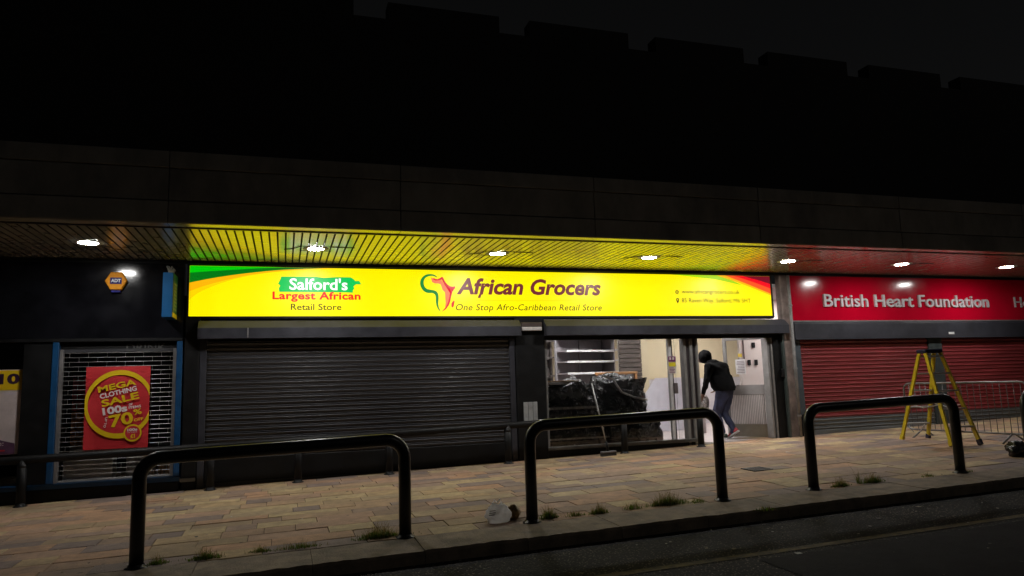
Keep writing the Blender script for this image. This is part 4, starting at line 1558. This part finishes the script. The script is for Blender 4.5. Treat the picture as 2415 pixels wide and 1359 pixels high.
def blob(name, m, parent, rx, ry, rz, seed, amp=.18, n=3, squash=True, loc=(0, 0, 0)):
    bm = bmesh.new()
    bmesh.ops.create_icosphere(bm, subdivisions=n, radius=1)
    for v in bm.verts:
        d = v.co.normalized()
        q = d * 1.7 + Vector((seed * 3.3, seed, 0))
        f_ = 1 + amp * noise.noise(q) + amp * .7 * abs(noise.noise(q * 2.6)) + amp * .35 * noise.noise(q * 6)
        v.co = Vector((d.x * rx * f_, d.y * ry * f_, d.z * rz * f_))
        if squash and v.co.z < -rz * .72:
            v.co.z = -rz * .72
    me = bpy.data.meshes.new(name)
    bm.to_mesh(me)
    bm.free()
    me.materials.append(m)
    for p in me.polygons:
        p.use_smooth = True
    o = link(name, me, parent)
    o.location = loc
    return o


M_bagw = translucent(mat('white carrier film', (.92, .91, .93), .35, 0, .06, 9, .25, 22), .85)
cb = thing('carrier_bag', 'tied white striped carrier bag dumped by a hoop leg', 'carrier bag', (2.02, 7.02, gz(2.02, 7.02)))
blob('body', M_bagw, cb, .118, .09, .098, 4, .30, 4, True, (0, 0, .07))
for s_ in (-1, 1):
    mb = MB()
    pts = [(s_ * .012, 0, .14), (s_ * .05, .01 * s_, .185), (s_ * .035, .02 * s_, .215), (s_ * .005, 0, .19)]
    mb.tube(pts, .011, 6, r2=.006)
    mb.build('handle', M_bagw, cb, True)
for k in range(3):
    a = MB().box(-.110 + k * .004, -.045, -.100, -.088, .085 + k * .019, .092 + k * .019).build('printed_stripe', M_black_paint, cb)
    a.rotation_euler = (0, 0, 0)
cb2 = thing('food_packet', 'torn yellow brown food packet behind the carrier bag', 'packet', (2.19, 7.10, gz(2.19, 7.10)))
blob('body', mat('crisp packet', (.42, .27, .10), .4, 0, .6, 24, .4, 20), cb2, .085, .06, .08, 9, .4, 3, True, (0, 0, .055))
bb = thing('refuse_bag', 'glossy black refuse bag slumped at the right edge of the picture', 'refuse bag', (9.50, 7.42, gz(9.5, 7.42)))
blob('body', mat('black bag film', (.012, .012, .013), .2, 0, .3, 9, .9, 22), bb, .13, .12, .12, 6, .35, 4, True, (0, 0, .085))

# ================================================================== WEEDS AND LITTER
M_gr = translucent(mat('weed green', (.11, .19, .02), .6, 0, .35, 8), .55)
M_gr2 = translucent(mat('dry weed', (.30, .23, .08), .8, 0, .3, 8), .5)


def tuft(x, y, n, h, w_, label, seed):
    h *= .60
    n = int(n * .8)
    r_ = random.Random(seed)
    t = thing('weed_tuft', label, 'weed', (x, y, gz(x, y)), 'weeds in the kerb joint')
    for nm, m, cnt, hh in (('blades', M_gr, n, h), ('dry_stems', M_gr2, n * 3 // 4, h * 2.0)):
        vs, fs = [], []
        for i in range(cnt):
            bx_ = r_.gauss(0, w_ * .45)
            by = r_.gauss(0, .022)
            a = r_.uniform(0, 6.28)
            le = hh * r_.uniform(.35, 1.0) * max(.35, 1 - abs(bx_) / (w_ * 1.4))
            ln = r_.uniform(.15, 1.25)
            tw = r_.uniform(.0022, .0048) if nm == 'blades' else .0015
            dx, dy = math.cos(a) * ln * le, math.sin(a) * ln * le * .6
            sx, sy = -math.sin(a) * tw, math.cos(a) * tw
            o_ = len(vs)
            vs += [(bx_ - sx, by - sy, -.01), (bx_ + sx, by + sy, -.01), (bx_ + dx * .45 + sx * .8, by + dy * .45 + sy * .8, le * .62), (bx_ + dx * .45 - sx * .8, by + dy * .45 - sy * .8, le * .62), (bx_ + dx, by + dy, le)]
            fs += [(o_, o_ + 1, o_ + 2, o_ + 3), (o_ + 3, o_ + 2, o_ + 4)]
        MB().add(vs, fs).build(nm, m, t)['kind'] = 'stuff'


tufts = [(-1.00, 6.90, 120, .10, .09, 'short weed tuft at the foot of the leftmost hoop leg'),
         (-.62, 6.88, 260, .11, .14, 'green weed clump just right of the leftmost hoop leg'),
         (-.18, 6.90, 130, .08, .10, 'small weed tuft in the kerb joint under the first hoop'),
         (.14, 6.88, 200, .08, .22, 'low spreading weeds in the kerb joint under the first hoop'),
         (.86, 6.92, 420, .16, .22, 'tall grass clump against the right leg of the first hoop'),
         (2.53, 6.94, 260, .15, .10, 'bright green tuft just right of the second hoop left leg'),
         (2.80, 6.90, 90, .08, .12, 'thin brown weeds between two green tufts under the second hoop'),
         (3.06, 6.89, 240, .12, .11, 'green tuft in the middle of the second hoop opening'),
         (3.45, 6.92, 90, .12, .12, 'sparse stalky weed under the second hoop'),
         (3.86, 6.93, 420, .17, .26, 'widest grass clump under the second hoop'),
         (4.20, 6.88, 60, .08, .10, 'thin weed close to the second hoop right leg'),
         (6.04, 6.87, 220, .11, .14, 'pale green clump near the third hoop left leg'),
         (6.52, 6.88, 260, .12, .16, 'darker green clump in the middle of the third hoop'),
         (6.34, 6.90, 30, .22, .03, 'single tall dry stalk under the third hoop'),
         (7.30, 6.85, 60, .06, .08, 'tiny weed near the third hoop right leg'),
         (7.92, 6.84, 50, .05, .10, 'dead brown growth at the foot of the third hoop right leg'),
         (4.55, 6.215, 70, .05, .10, 'little weed on the kerb edge past the second hoop')]
for i, (a, b_, n, h, w_, lab) in enumerate(tufts):
    tuft(a, b_, n, h, w_, lab, 40 + i)

# scattered crumbs of paper, leaf and grit
rq = random.Random(21)
vs, fs = [], []
for i in range(420):
    if i < 300:
        x, y = rq.uniform(-2, 9), rq.choice([rq.gauss(5.85, .25), rq.uniform(3.2, 6.1)])
        y = min(y, 6.15)
        z = gz(x, y) - .101
    else:
        x, y = rq.uniform(-2.5, 11), rq.uniform(6.3, 10.8)
        if y < 6.85:
            y = rq.uniform(6.62, 6.95)
        z = gz(x, y) + .006
    s_ = rq.uniform(.004, .02) * (1 if rq.random() > .1 else 2.0)
    a = rq.uniform(0, 6.28)
    o_ = len(vs)
    for k in range(4):
        rr = s_ * rq.uniform(.5, 1.2)
        vs.append((x + rr * math.cos(a + k * 1.57), y + rr * math.sin(a + k * 1.57), z + rq.uniform(0, .008)))
    fs.append((o_, o_ + 1, o_ + 2, o_ + 3))
me = bpy.data.meshes.new('litter')
me.from_pydata(vs, [], fs)
me.materials.append(mat('litter islands', (.8, .8, .8), .6, 0, .1, 9, random_obj=[(.5, .48, .44), (.10, .07, .04), (.22, .17, .09), (.06, .05, .04), (.32, .28, .2)]))
li = link('litter', me)
tag(li, 'scattered crumbs of litter, grit and leaf on road and pavement', None, None, 'stuff')

# ================================================================== PERSON in the doorway
def skin_mesh(name, verts, edges, radii, root=0, sub=2):
    me = bpy.data.meshes.new(name)
    me.from_pydata(verts, edges, [])
    ob = bpy.data.objects.new(name, me)
    COL.objects.link(ob)
    ob.modifiers.new('skin', 'SKIN').use_smooth_shade = True
    sl = me.skin_vertices[0].data
    for i, r_ in enumerate(radii):
        sl[i].radius = (r_, r_) if not isinstance(r_, tuple) else r_
        sl[i].use_root = (i == root)
    sb = ob.modifiers.new('sub', 'SUBSURF')
    sb.levels = sub
    sb.render_levels = sub
    dg = bpy.context.evaluated_depsgraph_get()
    new = bpy.data.meshes.new_from_object(ob.evaluated_get(dg))
    bpy.data.objects.remove(ob)
    return new


PX, PY = 8.05, 12.02
PZ = .236
pe = thing('person', 'person in black hooded top and blue jeans stooping into the lit doorway', 'person', (PX, PY, PZ))
# figure faces away from the street and a little to its left; fdir / ldir are its forward and left
fd = Vector((-.40, .916, 0)).normalized()
ldv = Vector((-fd.y, fd.x, 0))


def bp(f_, l_, z_):
    return tuple(fd * f_ + ldv * l_ + Vector((0, 0, z_)))


V, E_, Rr = [], [], []


def J(p, r_, par=None):
    V.append(p)
    Rr.append(r_)
    if par is not None:
        E_.append((par, len(V) - 1))
    return len(V) - 1


pel = J(bp(-.02, .0, .87), (.135, .115))
wai = J(bp(.0, .0, 1.02), (.175, .14), pel)
che = J(bp(.06, .01, 1.20), (.215, .15), wai)
upp = J(bp(.13, .02, 1.34), (.19, .125), che)
nec = J(bp(.20, .06, 1.43), .062, upp)
hd0 = J(bp(.26, .09, 1.50), (.082, .095), nec)
hd1 = J(bp(.295, .11, 1.565), (.072, .085), hd0)
hands = []
for s_, el, wr in ((1, bp(.14, .315, 1.05), bp(.22, .33, .83)), (-1, bp(.05, -.305, 1.06), bp(.24, -.22, .93))):
    sh_ = J(bp(.12, s_ * .22, 1.335), .098, upp)
    a1 = J(tuple(Vector(V[sh_]) * .5 + Vector(el) * .5), .066, sh_)
    e_ = J(el, .056, a1)
    m_ = J(tuple(Vector(el) * .45 + Vector(wr) * .55), .048, e_)
    w_ = J(wr, .030, m_)
    d = (Vector(wr) - Vector(el)).normalized()
    palm = J(tuple(Vector(wr) + d * .06), (.036, .022), w_)
    side = fd if s_ > 0 else -ldv
    for k, (off, ln) in enumerate(((-.028, .062), (-.010, .072), (.010, .068), (.027, .052))):
        k0 = J(tuple(Vector(wr) + d * .095 + side * off), .0095, palm)
        k1 = J(tuple(Vector(wr) + d * (.095 + ln * .55) + side * off + ldv * .008), .0088, k0)
        J(tuple(Vector(wr) + d * (.095 + ln * .9) + side * off * .9 + ldv * .026), .0075, k1)
    t0 = J(tuple(Vector(wr) + d * .035 + side * -.042), .010, w_)
    J(tuple(Vector(wr) + d * .085 + side * -.056), .0085, t0)
    hands.append(Vector(wr) + d * .10)
for s_, kn, an, toe in ((1, bp(.13, .075, .46), bp(.02, .08, .09), bp(.16, .085, .035)), (-1, bp(.08, -.07, .47), bp(-.13, -.035, .16), bp(-.03, -.035, .035))):
    hp = J(bp(-.02, s_ * .092, .82), (.105, .108), pel)
    m1 = J(tuple(Vector(V[hp]) * .5 + Vector(kn) * .5), .100, hp)
    k_ = J(kn, .080, m1)
    c_ = J(tuple(Vector(kn) * .62 + Vector(an) * .38), .066, k_)
    an_ = J(an, .056, c_)
    J(toe, .036, an_)
me = skin_mesh('body', V, E_, Rr, pel)
M_hood = mat('black hoodie cloth', (.007, .007, .0075), .95, 0, .3, 12, .5, 35, spec=.08)
M_jean = mat('blue denim', (.030, .036, .085), .8, 0, .35, 9, .4, 40)
M_skin = mat('skin', (.19, .10, .07), .5, 0, .1)
for m in (M_hood, M_jean, M_skin):
    me.materials.append(m)
hd = [h for h in hands]
for p in me.polygons:
    c = p.center
    if c.z < .93 and (Vector((c.x, c.y)).length < .30) and not any((c - h).length < .13 for h in hd):
        p.material_index = 1
    elif any((c - h).length < .115 for h in hd):
        p.material_index = 2
    else:
        p.material_index = 0
    p.use_smooth = True
for v in me.vertices:
    q = v.co * 9.0
    amp = .014 if v.co.z > .9 else .009
    if not any((v.co - h).length < .14 for h in hd) and v.co.z > .12:
        v.co += v.normal * (noise.noise(Vector((q.x, q.y, q.z * 1.8))) * amp + abs(noise.noise(Vector((q.x * 2.2, q.y * 2.2, q.z * 4)))) * amp * .7)
link('body', me, pe)


def ell(name, m, parent, c, r3, seed=1, amp=.05, n=3, cut=None):
    bm = bmesh.new()
    bmesh.ops.create_icosphere(bm, subdivisions=n, radius=1)
    for v in list(bm.verts):
        d = v.co.normalized()
        f_ = 1 + amp * noise.noise(d * 3 + Vector((seed, 0, 0)))
        v.co = fd * d.x * r3[0] * f_ + ldv * d.y * r3[1] * f_ + Vector((0, 0, d.z * r3[2] * f_))
    me_ = bpy.data.meshes.new(name)
    bm.to_mesh(me_)
    bm.free()
    me_.materials.append(m)
    for p in me_.polygons:
        p.use_smooth = True
    o = link(name, me_, parent)
    o.location = c
    return o


pe.scale = (1.09, 1.09, 1.015)
# head under the hood: face turned down and away, hood as a child garment
ell('face', M_skin, pe, bp(.355, .12, 1.515), (.055, .062, .088), 2, .05)
ell('nose', M_skin, pe, bp(.412, .125, 1.505), (.018, .013, .022), 3, 0, 2)
ell('hood', M_hood, pe, bp(.275, .10, 1.545), (.118, .118, .135), 5, .06, 4)
ell('hood_collar', M_hood, pe, bp(.17, .05, 1.425), (.115, .15, .062), 6, .2, 3)
# loose hem and cuffs
hm = MB()
hv = []
for j, (zz, rx, ry) in enumerate(((.89, .165, .205), (.96, .195, .235), (1.06, .19, .24), (1.18, .18, .24))):
    for k in range(28):
        a = 2 * math.pi * k / 28
        w_ = 1 + .03 * math.sin(k * 2.3 + j) + .02 * math.sin(k * 5.1)
        hv.append(tuple(fd * (math.cos(a) * rx * w_ + (.0 + .06 * (zz - .95) / .25)) + ldv * (math.sin(a) * ry * w_) + Vector((0, 0, zz))))
hm.add(hv, [(j * 28 + k, j * 28 + (k + 1) % 28, (j + 1) * 28 + (k + 1) % 28, (j + 1) * 28 + k) for j in range(3) for k in range(28)])
hm.build('jacket_hem', M_hood, pe, True)


# trainers
def shoe(base, yaw_, pitch_, m, sole):
    t = link('shoe', None, pe) if False else None
    prof = [(-.085, .0, .035, .075), (-.06, .0, .042, .085), (0, .0, .040, .075), (.06, .0, .046, .055), (.12, .0, .044, .042), (.165, .0, .026, .030)]
    mb = MB()
    vs = []
    n = 12
    for (xx, z0, hw, hh) in prof:
        for k in range(n):
            a = 2 * math.pi * k / n
            vs.append((xx, hw * math.cos(a), .022 + max(0, hh * .5 + hh * .5 * math.sin(a)) - .004))
    fs = [(i * n + k, i * n + (k + 1) % n, (i + 1) * n + (k + 1) % n, (i + 1) * n + k) for i in range(len(prof) - 1) for k in range(n)]
    fs += [tuple(range(n)), tuple((len(prof) - 1) * n + k for k in range(n))]
    mb.add(vs, fs)
    up_ = mb.build('shoe', m, pe, True)
    up_.location = base
    up_.rotation_euler = (0, pitch_, yaw_)
    pts = [(-.092, -.034), (-.092, .034), (0, .043), (.08, .050), (.15, .035), (.178, 0), (.15, -.035), (.08, -.050), (0, -.043)]
    mb = MB().add([(x, y, 0) for x, y in pts] + [(x, y, .024) for x, y in pts], [tuple(range(9)), tuple(range(9, 18))] + [(k, (k + 1) % 9, 9 + (k + 1) % 9, 9 + k) for k in range(9)])
    mb.build('sole', sole, up_)


yaw_p = math.atan2(fd.y, fd.x)
shoe(bp(.04, .08, .0), yaw_p, 0, mat('dark trainer', (.02, .035, .025), .5), M_white)
shoe(bp(-.14, -.035, .085), yaw_p, rad(34), mat('red trainer', (.45, .05, .06), .5), M_white)

# patterned carrier bag held in the left hand
hb_ = thing('held_bag', 'thin patterned plastic bag hanging from the hand of the person', 'carrier bag', tuple(Vector((PX, PY, PZ)) + hands[0] + Vector((0, 0, -.02))))
blob('body', translucent(mat('patterned film', (.62, .58, .57), .35, 0, .5, 26, .5, 20), .4), hb_, .075, .06, .20, 12, .25, 4, False, (.10, .10, -.06))
MB().tube([(0, 0, .0), (.03, .0, -.05)], .008, 6).build('handle', M_bagw, hb_)
